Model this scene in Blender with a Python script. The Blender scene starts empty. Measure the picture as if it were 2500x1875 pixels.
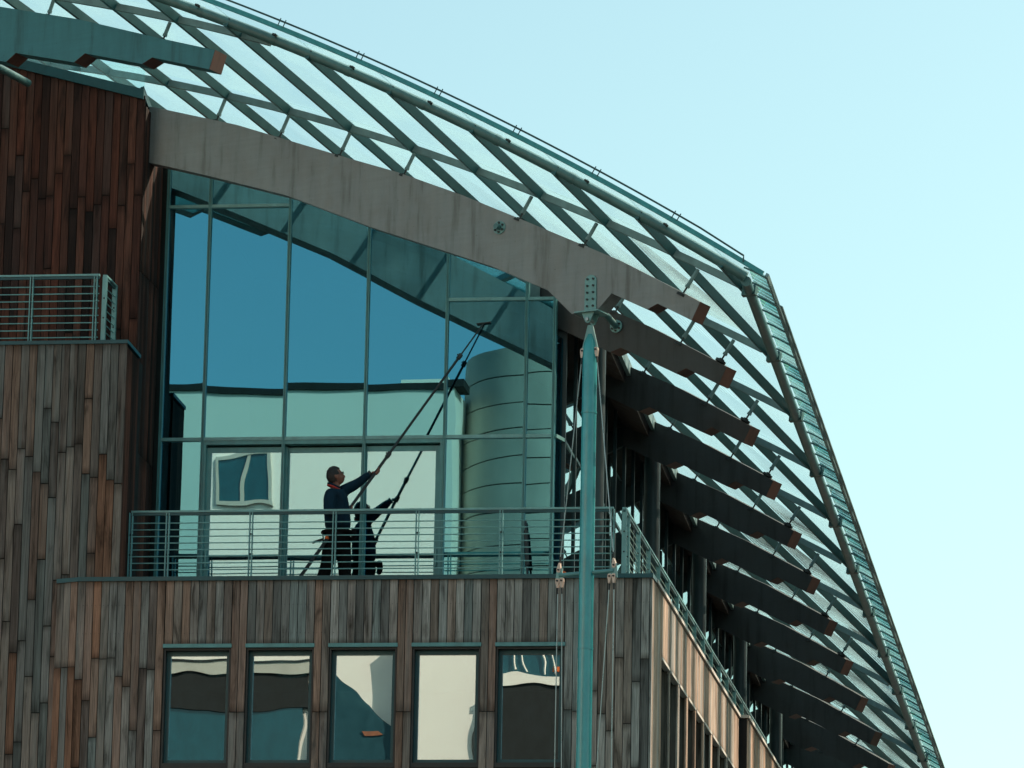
import bpy, bmesh, math, random
import numpy as np
from mathutils import Vector, Matrix
random.seed(7)
R = math.radians
C = bpy.context.scene.collection
scene = bpy.context.scene

# ---------------------------------------------------------------- camera
W, H = 2500, 1875
F_PX = 12600.0
PITCH, YAW, ROLL = R(13.2), R(7.8), R(1.12)
def _basis(p, yaw, roll):
    f = np.array([-math.sin(yaw)*math.cos(p), math.cos(yaw)*math.cos(p), math.sin(p)])
    r = np.cross(f, [0, 0, 1.]); r /= np.linalg.norm(r); u = np.cross(r, f)
    return r*math.cos(roll)+u*math.sin(roll), -r*math.sin(roll)+u*math.cos(roll), f
CR, CU, CF = _basis(PITCH, YAW, ROLL)
def ray(x, y): return CF+CR*(x-W/2)/F_PX-CU*(y-H/2)/F_PX
CAM = np.array([0, 0, 13.5])-ray(1593, 1400)*62.0
def atY(x, y, Y):
    d = ray(x, y); return CAM+d*((Y-CAM[1])/d[1])
def atX(x, y, X):
    d = ray(x, y); return CAM+d*((X-CAM[0])/d[0])
def atplane(x, y, P, n):
    d = ray(x, y); return CAM+d*(np.dot(np.array(P)-CAM, n)/np.dot(d, n))
cam = bpy.data.cameras.new('camera'); camo = bpy.data.objects.new('camera', cam); C.objects.link(camo)
cam.sensor_width = 36; cam.lens = F_PX*36/W; cam.clip_start = .5; cam.clip_end = 6000
m = Matrix(((CR[0], CU[0], -CF[0], CAM[0]), (CR[1], CU[1], -CF[1], CAM[1]), (CR[2], CU[2], -CF[2], CAM[2]), (0, 0, 0, 1)))
camo.matrix_world = m
scene.camera = camo

# ---------------------------------------------------------------- sky, sun, exposure
SUN_EL, SUN_AZ = R(37), R(52)      # azimuth measured from +Y towards +X
world = bpy.data.worlds.new('World'); scene.world = world; world.use_nodes = True
nt = world.node_tree; nt.nodes.clear()
sky = nt.nodes.new('ShaderNodeTexSky'); sky.sky_type = 'NISHITA'; sky.sun_disc = False
sky.sun_elevation = SUN_EL; sky.sun_rotation = SUN_AZ
sky.air_density = 1.0; sky.dust_density = 1.8; sky.ozone_density = 1.0; sky.altitude = 10
tint = nt.nodes.new('ShaderNodeMix'); tint.data_type = 'RGBA'; tint.blend_type = 'MULTIPLY'
tint.inputs[0].default_value = 1.0; tint.inputs[7].default_value = (0.85, 1.0, 0.785, 1)   # teal film grade of the daylight
bg = nt.nodes.new('ShaderNodeBackground'); bg.inputs[1].default_value = 0.15
wo = nt.nodes.new('ShaderNodeOutputWorld')
nt.links.new(sky.outputs[0], tint.inputs[6]); nt.links.new(tint.outputs[2], bg.inputs[0]); nt.links.new(bg.outputs[0], wo.inputs[0])
sl = bpy.data.lights.new('sun', 'SUN'); sl.energy = 4.2; sl.angle = R(.55); sl.color = (1.0, .82, .64)
so = bpy.data.objects.new('sun', sl); C.objects.link(so)
sd = Vector((math.sin(SUN_AZ)*math.cos(SUN_EL), math.cos(SUN_AZ)*math.cos(SUN_EL), math.sin(SUN_EL)))
so.rotation_euler = sd.to_track_quat('Z', 'Y').to_euler(); so.location = (40, 30, 60)
vs = scene.view_settings; vs.view_transform = 'Standard'; vs.look = 'None'; vs.gamma = 1; vs.use_curve_mapping = False
vs.exposure = 0.56
scene.render.engine = 'CYCLES'
scene.cycles.max_bounces = 10; scene.cycles.transparent_max_bounces = 24; scene.cycles.glossy_bounces = 5

# ---------------------------------------------------------------- materials
def mat(name):
    mm = bpy.data.materials.new(name); mm.use_nodes = True
    n = mm.node_tree.nodes; l = mm.node_tree.links
    return mm, n, l, n['Principled BSDF']
def noise_coord(n, l, scale, detail=6, rough=.6, vec=None, dist=0.0, rnd=False):
    mp = n.new('ShaderNodeMapping'); mp.inputs['Scale'].default_value = scale
    if vec is None:
        g = n.new('ShaderNodeNewGeometry'); vec = g.outputs['Position']
    if rnd:
        oi = n.new('ShaderNodeObjectInfo'); mul = n.new('ShaderNodeMath'); mul.operation = 'MULTIPLY'; mul.inputs[1].default_value = 57.3
        l.new(oi.outputs['Random'], mul.inputs[0]); add = n.new('ShaderNodeVectorMath'); add.operation = 'ADD'
        l.new(vec, add.inputs[0]); l.new(mul.outputs[0], add.inputs[1]); vec = add.outputs[0]
    l.new(vec, mp.inputs[0])
    t = n.new('ShaderNodeTexNoise'); t.inputs['Scale'].default_value = 1; t.inputs['Detail'].default_value = detail
    t.inputs['Roughness'].default_value = rough; t.inputs['Distortion'].default_value = dist
    l.new(mp.outputs[0], t.inputs['Vector']); return t.outputs['Fac']
def ramp(n, l, fac, stops):
    r = n.new('ShaderNodeValToRGB'); e = r.color_ramp.elements
    while len(e) < len(stops): e.new(.5)
    for i, (p, c) in enumerate(stops):
        e[i].position = p; e[i].color = (*c, 1) if len(c) == 3 else c
    l.new(fac, r.inputs[0]); return r.outputs[0]
def mixc(n, l, fac, a, b, mode='MIX'):
    x = n.new('ShaderNodeMix'); x.data_type = 'RGBA'; x.blend_type = mode
    for s, v in ((0, fac), (6, a), (7, b)):
        if isinstance(v, (int, float)): x.inputs[s].default_value = v
        elif isinstance(v, tuple): x.inputs[s].default_value = (*v, 1)
        else: l.new(v, x.inputs[s])
    return x.outputs[2]
def bump(n, l, height, strength, dist, bsdf):
    b = n.new('ShaderNodeBump'); b.inputs['Strength'].default_value = strength; b.inputs['Distance'].default_value = dist
    l.new(height, b.inputs['Height']); l.new(b.outputs[0], bsdf.inputs['Normal'])

def wood_board_mat():
    mm, n, l, b = mat('weathered_board')
    oi = n.new('ShaderNodeObjectInfo')
    grain = noise_coord(n, l, (95, 95, 2.2), 8, .68, rnd=True, dist=.4)
    stain = noise_coord(n, l, (9, 9, 1.1), 5, .6, rnd=True, dist=.8)
    weather = noise_coord(n, l, (14, 14, .55), 4, .55, rnd=True)
    g = ramp(n, l, grain, [(.28, (.32, .31, .30)), (.48, (.92, .92, .92)), (.72, (1.6, 1.6, 1.6))])
    s = ramp(n, l, stain, [(.32, (.30, .28, .26)), (.46, (.95, .95, .95)), (.7, (1.3, 1.32, 1.32))])
    c1 = mixc(n, l, 1.0, oi.outputs['Color'], g, 'MULTIPLY')
    c2 = mixc(n, l, 1.0, c1, s, 'MULTIPLY')
    tc = n.new('ShaderNodeTexCoord'); sz = n.new('ShaderNodeSeparateXYZ'); l.new(tc.outputs['Object'], sz.inputs[0])
    ab = n.new('ShaderNodeMath'); ab.operation = 'ABSOLUTE'; l.new(sz.outputs[2], ab.inputs[0])
    ad_ = n.new('ShaderNodeMath'); ad_.operation = 'MULTIPLY_ADD'; ad_.inputs[1].default_value = .16; l.new(stain, ad_.inputs[0]); l.new(ab.outputs[0], ad_.inputs[2])
    c2 = mixc(n, l, 1.0, c2, ramp(n, l, ad_.outputs[0], [(.50, (1, 1, 1)), (.58, (.48, .46, .44))]), 'MULTIPLY')
    wf = ramp(n, l, weather, [(.42, (0, 0, 0)), (.66, (.6, .6, .6))])
    al = n.new('ShaderNodeMath'); al.operation = 'MULTIPLY'; l.new(wf, al.inputs[0]); l.new(oi.outputs['Alpha'], al.inputs[1])
    c3 = mixc(n, l, al.outputs[0], c2, (.20, .225, .215))
    l.new(c3, b.inputs['Base Color']); b.inputs['Roughness'].default_value = .85; b.inputs['Specular IOR Level'].default_value = .25
    bump(n, l, grain, .7, .004, b); return mm
def glulam_mat(name, col, dirt):
    mm, n, l, b = mat(name)
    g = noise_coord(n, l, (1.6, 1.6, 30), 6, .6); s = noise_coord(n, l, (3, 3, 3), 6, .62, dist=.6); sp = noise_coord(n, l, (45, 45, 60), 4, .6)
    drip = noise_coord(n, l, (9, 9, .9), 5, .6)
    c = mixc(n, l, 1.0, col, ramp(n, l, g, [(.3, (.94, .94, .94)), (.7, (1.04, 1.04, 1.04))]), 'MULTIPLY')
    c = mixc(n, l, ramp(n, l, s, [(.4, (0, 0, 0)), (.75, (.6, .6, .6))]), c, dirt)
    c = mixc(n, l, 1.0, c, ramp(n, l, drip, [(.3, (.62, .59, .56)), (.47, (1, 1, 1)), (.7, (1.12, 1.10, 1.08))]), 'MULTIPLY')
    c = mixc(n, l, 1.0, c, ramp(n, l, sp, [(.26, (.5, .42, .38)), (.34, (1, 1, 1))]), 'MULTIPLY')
    l.new(c, b.inputs['Base Color']); b.inputs['Roughness'].default_value = .6; bump(n, l, sp, .3, .002, b); return mm
def paint_mat(name, col, rough=.45, metal=0.0, spec=.5, var=.25, scale=7):
    mm, n, l, b = mat(name)
    s = noise_coord(n, l, (scale, scale, scale*.5), 6, .6, rnd=True)
    lo, hi = 1-var, 1+var*.6
    c = mixc(n, l, 1.0, col, ramp(n, l, s, [(.3, (lo, lo, lo)), (.7, (hi, hi, hi))]), 'MULTIPLY')
    l.new(c, b.inputs['Base Color']); b.inputs['Metallic'].default_value = metal; b.inputs['Specular IOR Level'].default_value = spec
    l.new(ramp(n, l, s, [(.3, (rough*.8,)*3), (.7, (min(1, rough*1.25),)*3)]), b.inputs['Roughness'])
    return mm
def glass_mat(name, base, tint_t, tint_r, wav_scale, wav_amp, dirt=.0, frit=False, ior=1.5):
    """pane: reflective coat over a clear, slightly tinted sheet"""
    mm, n, l, b = mat(name); n.remove(b); out = n['Material Output']
    tr = n.new('ShaderNodeBsdfTransparent'); tr.inputs[0].default_value = (*tint_t, 1)
    gl = n.new('ShaderNodeBsdfGlossy'); gl.inputs['Color'].default_value = (*tint_r, 1); gl.inputs['Roughness'].default_value = 0.0
    fr = n.new('ShaderNodeFresnel'); fr.inputs[0].default_value = ior
    ad = n.new('ShaderNodeMath'); ad.operation = 'MULTIPLY_ADD'; ad.inputs[1].default_value = 1-base; ad.inputs[2].default_value = base; ad.use_clamp = True
    l.new(fr.outputs[0], ad.inputs[0])
    mx = n.new('ShaderNodeMixShader'); l.new(ad.outputs[0], mx.inputs[0]); l.new(tr.outputs[0], mx.inputs[1]); l.new(gl.outputs[0], mx.inputs[2])
    last = mx
    if wav_amp:
        h = noise_coord(n, l, (wav_scale,)*3, 1, .4, rnd=True)
        bp = n.new('ShaderNodeBump'); bp.inputs['Strength'].default_value = 1; bp.inputs['Distance'].default_value = wav_amp
        l.new(h, bp.inputs['Height']); l.new(bp.outputs[0], gl.inputs['Normal'])
    if dirt:
        df = n.new('ShaderNodeBsdfTranslucent'); df.inputs[0].default_value = (.36, .55, .60, 1)
        d2 = n.new('ShaderNodeBsdfDiffuse'); d2.inputs[0].default_value = (.5, .56, .56, 1)
        dd = n.new('ShaderNodeMixShader'); dd.inputs[0].default_value = .06; l.new(df.outputs[0], dd.inputs[1]); l.new(d2.outputs[0], dd.inputs[2])
        s = noise_coord(n, l, (1.1, 1.1, 1.1), 2, .5, rnd=True, dist=.6)
        fac = ramp(n, l, s, [(.35, (dirt*.45,)*3), (.7, (dirt*1.7,)*3)])
        oi_ = n.new('ShaderNodeObjectInfo'); vr = n.new('ShaderNodeMath'); vr.operation = 'MULTIPLY_ADD'; vr.inputs[1].default_value = 1.6; vr.inputs[2].default_value = .35; l.new(oi_.outputs['Random'], vr.inputs[0])
        vm = n.new('ShaderNodeMath'); vm.operation = 'MULTIPLY'; l.new(fac, vm.inputs[0]); l.new(vr.outputs[0], vm.inputs[1]); fac = vm.outputs[0]
        if frit:
            uv = n.new('ShaderNodeUVMap'); sp = n.new('ShaderNodeSeparateXYZ'); l.new(uv.outputs[0], sp.inputs[0])
            def mth(op, a, bb=None):
                q = n.new('ShaderNodeMath'); q.operation = op
                for i, v in enumerate((a, bb)):
                    if v is None: continue
                    if isinstance(v, (int, float)): q.inputs[i].default_value = v
                    else: l.new(v, q.inputs[i])
                return q.outputs[0]
            dash = mth('LESS_THAN', mth('FRACT', mth('MULTIPLY', sp.outputs[0], 13.0)), .42)
            band = mth('MULTIPLY', mth('GREATER_THAN', sp.outputs[1], .30), mth('LESS_THAN', sp.outputs[1], .46))
            fr2 = mth('MULTIPLY', mth('MULTIPLY', dash, band), .14)
            sm = mth('ADD', fac, fr2); fac = mth('MINIMUM', sm, 1.0)
        m2 = n.new('ShaderNodeMixShader'); l.new(fac, m2.inputs[0]); l.new(mx.outputs[0], m2.inputs[1]); l.new(dd.outputs[0], m2.inputs[2]); last = m2
    l.new(last.outputs[0], out.inputs[0]); return mm

M_WOOD = wood_board_mat()
M_BACK = paint_mat('wall_membrane', (.012, .012, .012), .9)
M_GLU = glulam_mat('glulam_grey_stain', (.235, .242, .242), (.20, .18, .165))
M_GLU_SHADE = glulam_mat('glulam_painted_shade', (.046, .047, .048), (.036, .03, .027))  # same glulam, canopy shade put into the beam colour
M_GLU_SKY = glulam_mat('glulam_painted_skylight', (.04, .17, .195), (.035, .14, .16))  # same glulam, blue skylight mixed into its colour
M_END = glulam_mat('glulam_end_grain', (.115, .045, .03), (.05, .022, .016))
M_TEAL = paint_mat('teal_steel_paint', (.10, .28, .285), .4)
M_RAIL = paint_mat('rail_steel', (.17, .36, .36), .35, .0)
M_MULL = paint_mat('mullion_paint', (.075, .23, .235), .35)
M_DKTEAL = paint_mat('dark_teal_flashing', (.010, .072, .083), .4)
M_MAST = paint_mat('mast_paint', (.035, .33, .345), .22, spec=.9, var=.28, scale=4)
M_PLATE = paint_mat('plate_paint', (.18, .36, .35), .4)
M_PURL = paint_mat('purlin_steel', (.14, .22, .217), .45)
M_RAFT = paint_mat('rafter_steel', (.018, .085, .09), .42)
M_TUBE = paint_mat('edge_tube_steel', (.07, .16, .16), .38)
M_BLACK = paint_mat('black_iron', (.02, .022, .022), .5)
M_CABLE = paint_mat('cable_steel', (.35, .36, .35), .3, .7)
M_BRONZE = paint_mat('socket_bronze', (.55, .42, .35), .35, .2)
M_FASCIA = paint_mat('gutter_fascia', (.62, .58, .52), .6)
M_GUT = paint_mat('gutter_steel', (.22, .36, .37), .45)
M_EDGE = paint_mat('glass_edge_teal', (.04, .30, .31), .25)
M_COL = paint_mat('column_paint', (.012, .03, .036), .35)
M_SOFF = paint_mat('brown_soffit', (.055, .03, .024), .8)
M_CONC = paint_mat('deck_concrete', (.2, .2, .19), .8)
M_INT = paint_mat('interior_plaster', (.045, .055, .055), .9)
M_RGLASS0 = glass_mat('roof_glass_front', .035, (.97, 1, 1), (1, 1, 1), 1.2, .0, dirt=.18, ior=1.015)
M_RGLASS = glass_mat('roof_glass', .035, (.97, 1, 1), (1, 1, 1), 1.2, .0, dirt=.06, frit=True, ior=1.01)
M_EGLASS = glass_mat('edge_glass', .04, (.90, .99, .99), (.8, 1, 1), 1.2, .0, dirt=.08, ior=1.03)
M_FGLASS = glass_mat('facade_glass', .32, (.18, .33, .37), (.27, .80, 1.0), .8, .0017)
M_DGLASS = glass_mat('door_glass', .42, (.5, .7, .72), (.50, .86, 1.0), 1.2, .0020)
M_WGLASS = glass_mat('window_glass', .50, (.5, .65, .65), (.76, .93, 1.0), 1.5, .0014)
M_SGLASS = glass_mat('side_glass', .30, (.4, .6, .62), (.85, 1, 1), .9, .0010)

# ---------------------------------------------------------------- helpers
def tag(o, label=None, cat=None, group=None, kind=None):
    if label: o['label'] = label
    if cat: o['category'] = cat
    if group: o['group'] = group
    if kind: o['kind'] = kind
    return o
def empty(name, loc=(0, 0, 0), parent=None):
    o = bpy.data.objects.new(name, None); C.objects.link(o); o.location = loc; o.empty_display_size = .2
    if parent: o.parent = parent
    return o
class MB:
    def __init__(s): s.v = []; s.f = []; s.uv = None
    def add(s, vs, fs):
        k = len(s.v); s.v += [tuple(float(q) for q in p) for p in vs]; s.f += [tuple(i+k for i in f) for f in fs]; return s
    def box(s, x0, x1, y0, y1, z0, z1):
        return s.add([(x, y, z) for z in (z0, z1) for y in (y0, y1) for x in (x0, x1)],
                     [(0, 2, 3, 1), (4, 5, 7, 6), (0, 1, 5, 4), (2, 6, 7, 3), (0, 4, 6, 2), (1, 3, 7, 5)])
    def prism(s, poly, vec):
        n = len(poly); vec = np.array(vec, float); P = [np.array(p, float) for p in poly]
        vs = P+[p+vec for p in P]
        return s.add(vs, [tuple(range(n)), tuple(range(2*n-1, n-1, -1))]+[(i, i+n, (i+1) % n+n, (i+1) % n) for i in range(n)])
    def sweep(s, pts, w, h, ups):
        pts = [np.array(p, float) for p in pts]; n = len(pts); vs = []
        for i, p in enumerate(pts):
            t = pts[min(i+1, n-1)]-pts[max(i-1, 0)]; t /= np.linalg.norm(t)
            u = np.array(ups[i] if isinstance(ups, list) else ups, float); sd_ = np.cross(t, u); sd_ /= np.linalg.norm(sd_); u = np.cross(sd_, t)
            vs += [p-sd_*w/2-u*h/2, p+sd_*w/2-u*h/2, p+sd_*w/2+u*h/2, p-sd_*w/2+u*h/2]
        fs = [(0, 1, 2, 3), (4*n-1, 4*n-2, 4*n-3, 4*n-4)]
        for i in range(n-1):
            for j in range(4):
                a, b = 4*i+j, 4*i+(j+1) % 4; fs.append((a, a+4, b+4, b))
        return s.add(vs, fs)
    def tube(s, pts, r, seg=10, r2=None):
        pts = [np.array(p, float) for p in pts]; n = len(pts); vs = []; u0 = None
        for i, p in enumerate(pts):
            t = pts[min(i+1, n-1)]-pts[max(i-1, 0)]; t /= np.linalg.norm(t)
            if u0 is None: u0 = np.array([0, 0, 1.]) if abs(t[2]) < .9 else np.array([1., 0, 0])
            a = np.cross(t, u0); a /= np.linalg.norm(a); b = np.cross(a, t); u0 = b
            rr = r if r2 is None else r+(r2-r)*i/(n-1)
            if isinstance(r, list): rr = r[i]
            vs += [p+rr*(a*math.cos(2*math.pi*q/seg)+b*math.sin(2*math.pi*q/seg)) for q in range(seg)]
        fs = [tuple(range(seg)), tuple(range(n*seg-1, (n-1)*seg-1, -1))]
        for i in range(n-1):
            for q in range(seg):
                a, b = i*seg+q, i*seg+(q+1) % seg; fs.append((a, b, b+seg, a+seg))
        return s.add(vs, fs)
    def mesh(s, name, smooth=None):
        me = bpy.data.meshes.new(name); me.from_pydata(s.v, [], s.f); me.update()
        bm = bmesh.new(); bm.from_mesh(me); bmesh.ops.recalc_face_normals(bm, faces=bm.faces)
        if smooth:
            for f in bm.faces: f.smooth = True
            for e in bm.edges:
                if len(e.link_faces) == 2 and e.calc_face_angle(0) > R(smooth): e.smooth = False
        bm.to_mesh(me); bm.free(); return me
    def build(s, name, material, parent=None, smooth=None):
        me = s.mesh(name, smooth); me.materials.append(material)
        o = bpy.data.objects.new(name, me); C.objects.link(o)
        if parent: o.parent = parent
        return o
def inst(name, me, parent=None, loc=(0, 0, 0), scale=(1, 1, 1), rot=(0, 0, 0)):
    o = bpy.data.objects.new(name, me); C.objects.link(o); o.location = loc; o.scale = scale; o.rotation_euler = rot
    if parent: o.parent = parent
    return o
unit_board = MB().box(-.5, .5, -.5, .5, -.5, .5).mesh('board_block'); unit_board.materials.append(M_WOOD)
WEATHERED = [((.30, .29, .27), .5), ((.29, .255, .23), .5), ((.23, .265, .255), .5), ((.28, .225, .19), .4), ((.36, .345, .32), .4),
             ((.17, .165, .155), .3), ((.27, .275, .26), .6), ((.32, .28, .25), .5)]
REDDISH = [((.28, .18, .135), .25), ((.25, .165, .13), .4), ((.24, .19, .165), .5), ((.29, .235, .20), .5), ((.15, .115, .10), .4), ((.25, .24, .225), .6), ((.30, .155, .10), .1)]
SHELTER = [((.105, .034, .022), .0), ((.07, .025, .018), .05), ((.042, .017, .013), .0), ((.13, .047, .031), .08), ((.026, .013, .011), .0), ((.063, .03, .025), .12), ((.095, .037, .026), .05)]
def board(parent, x, y, z0, z1, w, pal, yaw=0., t=.022, bright=1.0):
    col, al = random.choice(pal); k = random.uniform(.72, 1.25)*bright*.80
    o = inst('board', unit_board, parent, (x, y+random.uniform(-.003, .003), (z0+z1)/2), (w-.009, t, z1-z0), (random.uniform(-.004, .004), 0, yaw))
    o.color = (col[0]*k, col[1]*k, col[2]*k, min(1, al*random.uniform(.2, 1.6))); return o
PITCHB = .1026

YG, YR = 1.95, .60                            # glass wall and balcony railing
# ---------------------------------------------------------------- ground
gm, n_, l_, b_ = mat('quay_paving')
s_ = noise_coord(n_, l_, (.4, .4, .4), 8, .6)
l_.new(ramp(n_, l_, s_, [(.3, (.035, .035, .035)), (.7, (.065, .065, .062))]), b_.inputs['Base Color']); b_.inputs['Roughness'].default_value = .85
g = MB().add([(-2500, -2500, 0), (2500, -2500, 0), (2500, 2500, 0), (-2500, 2500, 0)], [(0, 1, 2, 3)]).build('ground', gm)
tag(g, 'grey stone paving of the quay around the buildings', kind='structure')

# ---------------------------------------------------------------- roof surface
MY = -1.2
MX = float(atY(1432, 1400, MY)[0])           # mast axis
SK = .40                                     # beams are skewed in plan
NB = np.array([SK, 1, 0.]); NB /= np.linalg.norm(NB)
UB = np.array([1, -SK, 0.]); UB /= np.linalg.norm(UB)
TX, TZ, SP = .0135, -.024, 3.0
def beamY(X, k): return MY+SP*k-SK*(X-MX-TX*SP*k)
def onbeam(px, k=0): return atplane(px[0], px[1], (MX, MY+SP*k, 0), NB)
_M = np.array([onbeam(p) for p in [(390, 189), (540, 224), (698, 266), (850, 305), (1009, 351), (1159, 409), (1298, 459), (1459, 528), (1624, 600), (1815, 693)]])
_fit = np.polyfit(_M[:, 0]-TX*(_M[:, 1]-MY), _M[:, 2]-TZ*(_M[:, 1]-MY), 2)
def surf(X, Y, up=0.0):
    a = X-TX*(Y-MY); z = np.polyval(_fit, a)+TZ*(Y-MY)
    n = snorm(X, Y); return np.array([X, Y, z])+n*up
def snorm(X, Y):
    a = X-TX*(Y-MY); n = np.array([-(2*_fit[0]*a+_fit[1]), 0, 1.]); return n/np.linalg.norm(n)
def _hit(px):                                  # point of the roof surface seen at a pixel
    lo, hi = -9.0, 4.0
    g_ = lambda Y: (lambda P: P[2]-surf(P[0], P[1])[2])(atY(px[0], px[1], Y))
    ys = np.linspace(lo, hi, 2601); v = [abs(g_(y)) for y in ys]; return atY(px[0], px[1], ys[int(np.argmin(v))])
_tb = np.array([_hit(p) for p in [(563, 60), (766, 140), (962, 228), (1136, 308), (1333, 408), (1531, 510), (1700, 610), (1817, 678)]])
FS, F0 = np.polyfit(_tb[:, 0], _tb[:, 1], 1)
def frontY(X): return F0+FS*X                 # front edge tube in plan
_sd = np.array([onbeam(p, k) for k, p in enumerate([(1829, 701), (1890, 840), (1937, 979), (1995, 1116), (2042, 1241), (2081, 1353), (2120, 1463), (2152, 1565), (2189, 1659)])])
SS, S0 = np.polyfit(_sd[:, 1], _sd[:, 0], 1)
def sideX(Y): return S0+SS*Y                  # side edge tube in plan
_rp = [(_hit(a), onbeam(b)) for a, b in [((563, 66), (850, 305)), ((766, 150), (1009, 351)), ((962, 235), (1159, 409)), ((1136, 318), (1298, 459)), ((1333, 417), (1459, 528))]]
RHO = .338
_cc = _M[:, 0]-RHO*_M[:, 1]; _dc, _c0 = np.polyfit(range(len(_cc)), _cc, 1)
RC = [_c0+_dc*j for j in range(-5, 21)]        # rafter lines X-RHO*Y=const
CY = frontY(sideX(-2.3)); CX = sideX(CY)
print('ROOF', FS, F0, SS, S0, RHO, _dc, _c0, MX)
NK = 14

roof = empty('glass_canopy', (0, 10, 16)); tag(roof, 'curved glazed canopy of steel rafters and glass panes over the timber building', 'canopy')
roof_inv = (0, -10, -16)
def rbuild(mb, name, material, smooth=None, parent=None):
    o = mb.build(name, material, parent or roof, smooth)
    if parent is None: o.location = roof_inv
    return o
def clip(poly, f):
    out = []
    for i in range(len(poly)):
        a, b = poly[i], poly[(i+1) % len(poly)]; fa, fb = f(a), f(b)
        if fa >= 0: out.append(a)
        if (fa >= 0) != (fb >= 0):
            t = fa/(fa-fb); out.append((a[0]+(b[0]-a[0])*t, a[1]+(b[1]-a[1])*t))
    return out
XMIN = -10.5
def rb_cross(c, k):                            # rafter line meets beam line
    # X-.29Y=c ; Y=A-SK*X
    A = MY+SP*k+SK*(MX+TX*SP*k); X = (c+RHO*A)/(1+RHO*SK); return X, A-SK*X
# glass panes
npane = 0
for k in range(-3, NK):
    for j in range(len(RC)-1):
        q = [rb_cross(RC[j], k), rb_cross(RC[j+1], k), rb_cross(RC[j+1], k+1), rb_cross(RC[j], k+1)]
        full = list(q)
        q = clip(q, lambda p: p[1]-(frontY(p[0])-.48)); q = clip(q, lambda p: sideX(p[1])+.0-p[0]) if len(q) > 2 else q
        q = clip(q, lambda p: p[0]-XMIN) if len(q) > 2 else q
        if len(q) < 3: continue
        ar = abs(sum(q[i][0]*q[(i+1) % len(q)][1]-q[(i+1) % len(q)][0]*q[i][1] for i in range(len(q))))/2
        if ar < .03: continue
        cx = sum(p[0] for p in q)/len(q); cy = sum(p[1] for p in q)/len(q)
        if k > 3 and cx < -5: continue
        qq = [(cx+(p[0]-cx)*.988, cy+(p[1]-cy)*.994) for p in q]
        top = [surf(*p, .072) for p in qq]; bot = [surf(*p, .058) for p in qq]; nn = len(qq)
        mb = MB().add(bot+top, [tuple(range(nn))[::-1], tuple(range(nn, 2*nn))]+[(i, (i+1) % nn, (i+1) % nn+nn, i+nn) for i in range(nn)])
        o = rbuild(mb, 'roof_pane', M_RGLASS if k > 0 else M_RGLASS0); npane += 1
        uvl = o.data.uv_layers.new(name='UVMap')
        A0, B0, D0 = np.array(full[0]), np.array(full[1]), np.array(full[3]); e1 = B0-A0; e2 = D0-A0
        inv = np.linalg.inv(np.array([[e1[0], e2[0]], [e1[1], e2[1]]]))
        for lp in o.data.loops:
            v = o.data.vertices[lp.vertex_index].co; r_ = inv@(np.array([v.x, v.y])-A0); uvl.data[lp.index].uv = (r_[0], r_[1])
# rafters (perpendicular to the beams)
for c_ in RC:
    Y0 = (F0+FS*c_)/(1-FS*RHO)            # at front tube
    Y1 = 42.0
    # stop at the side tube: X=c+.29Y = 1.235+.0165(Y+1)
    Ys = (S0-c_)/(RHO-SS)
    Y1 = min(Y1, Ys)
    if Y1-Y0 < .3: continue
    Ya = max(Y0-.05, -6)
    ys = np.linspace(Ya, Y1, max(2, int((Y1-Ya)/.75)+1)); ys = [y for y in ys if c_+RHO*y > XMIN-.3]
    if len(ys) < 2: continue
    pts = [surf(c_+RHO*y, y, .0) for y in ys]; ups = [snorm(c_+RHO*y, y) for y in ys]
    rbuild(MB().sweep(pts, .06, .10, ups), 'rafter', M_RAFT)
    rbuild(MB().sweep([surf(c_+RHO*y, y, .047) for y in ys], .05, .018, ups), 'glazing_bar', M_BLACK)
# purlins above every beam
for k in range(-1, NK):
    xs = [];
    for X in np.linspace(XMIN, 2.2, 90):
        Y = beamY(X, k)+.13
        if Y > frontY(X)+.05 and X < sideX(Y)-.03: xs.append((X, Y))
    if len(xs) < 3: continue
    if k > 2: xs = [p for p in xs if p[0] > -4]
    rbuild(MB().sweep([surf(x, y, -.004) for x, y in xs[::3]+[xs[-1]]], .045, .085, [snorm(x, y) for x, y in xs[::3]+[xs[-1]]]), 'purlin', M_PURL)
# edge tubes
ft = [(x, frontY(x)) for x in np.linspace(-8.5, S0+SS*-2.3-.02, 34)]
rbuild(MB().tube([surf(x, y, .02) for x, y in ft], .062, 14), 'edge_tube', M_TUBE, 40)
for x, y in ft[2::3]:                                               # sleeve joints
    d = surf(x+.06, frontY(x+.06), .02)
    rbuild(MB().tube([surf(x, y, .02), d], .068, 14), 'tube_sleeve', M_TUBE, 40)
sy = np.linspace(CY+.02, 41, 70)
rbuild(MB().tube([surf(sideX(y), y, -.02) for y in sy], .062, 14), 'edge_tube', M_TUBE, 40)
# front glass edge profile, lightning rod and spider brackets
ge = [(x, frontY(x)-.5) for x in np.linspace(-8.5, CX+.20, 40)]
rbuild(MB().sweep([surf(x, y, .065) for x, y in ge], .03, .055, [snorm(x, y) for x, y in ge]), 'front_edge_profile', M_EDGE)
rbuild(MB().tube([surf(x, y-.02, .145) for x, y in ge[:-3]]+[surf(ge[-2][0], ge[-2][1]-.02, .125), surf(ge[-2][0]+.03, ge[-2][1]-.02, .06)], .012, 6), 'guard_rod', M_RAFT)
for x in np.arange(-7.9, CX, .93):
    for dx in (-.03, .03):
        rbuild(MB().tube([surf(x+dx, frontY(x+dx)-.52, .08), surf(x+dx, frontY(x+dx)-.52, .175)], .007, 5), 'rod_holder', M_RAFT)
    p0 = surf(x-.12, frontY(x-.12), .05); p1 = surf(x-.12, frontY(x-.12)-.14, .057)
    rbuild(MB().tube([p0, p1], .013, 6).tube([p1-snorm(x, -2)*.02, p1], .035, 10), 'glass_clamp', M_BLACK)
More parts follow.
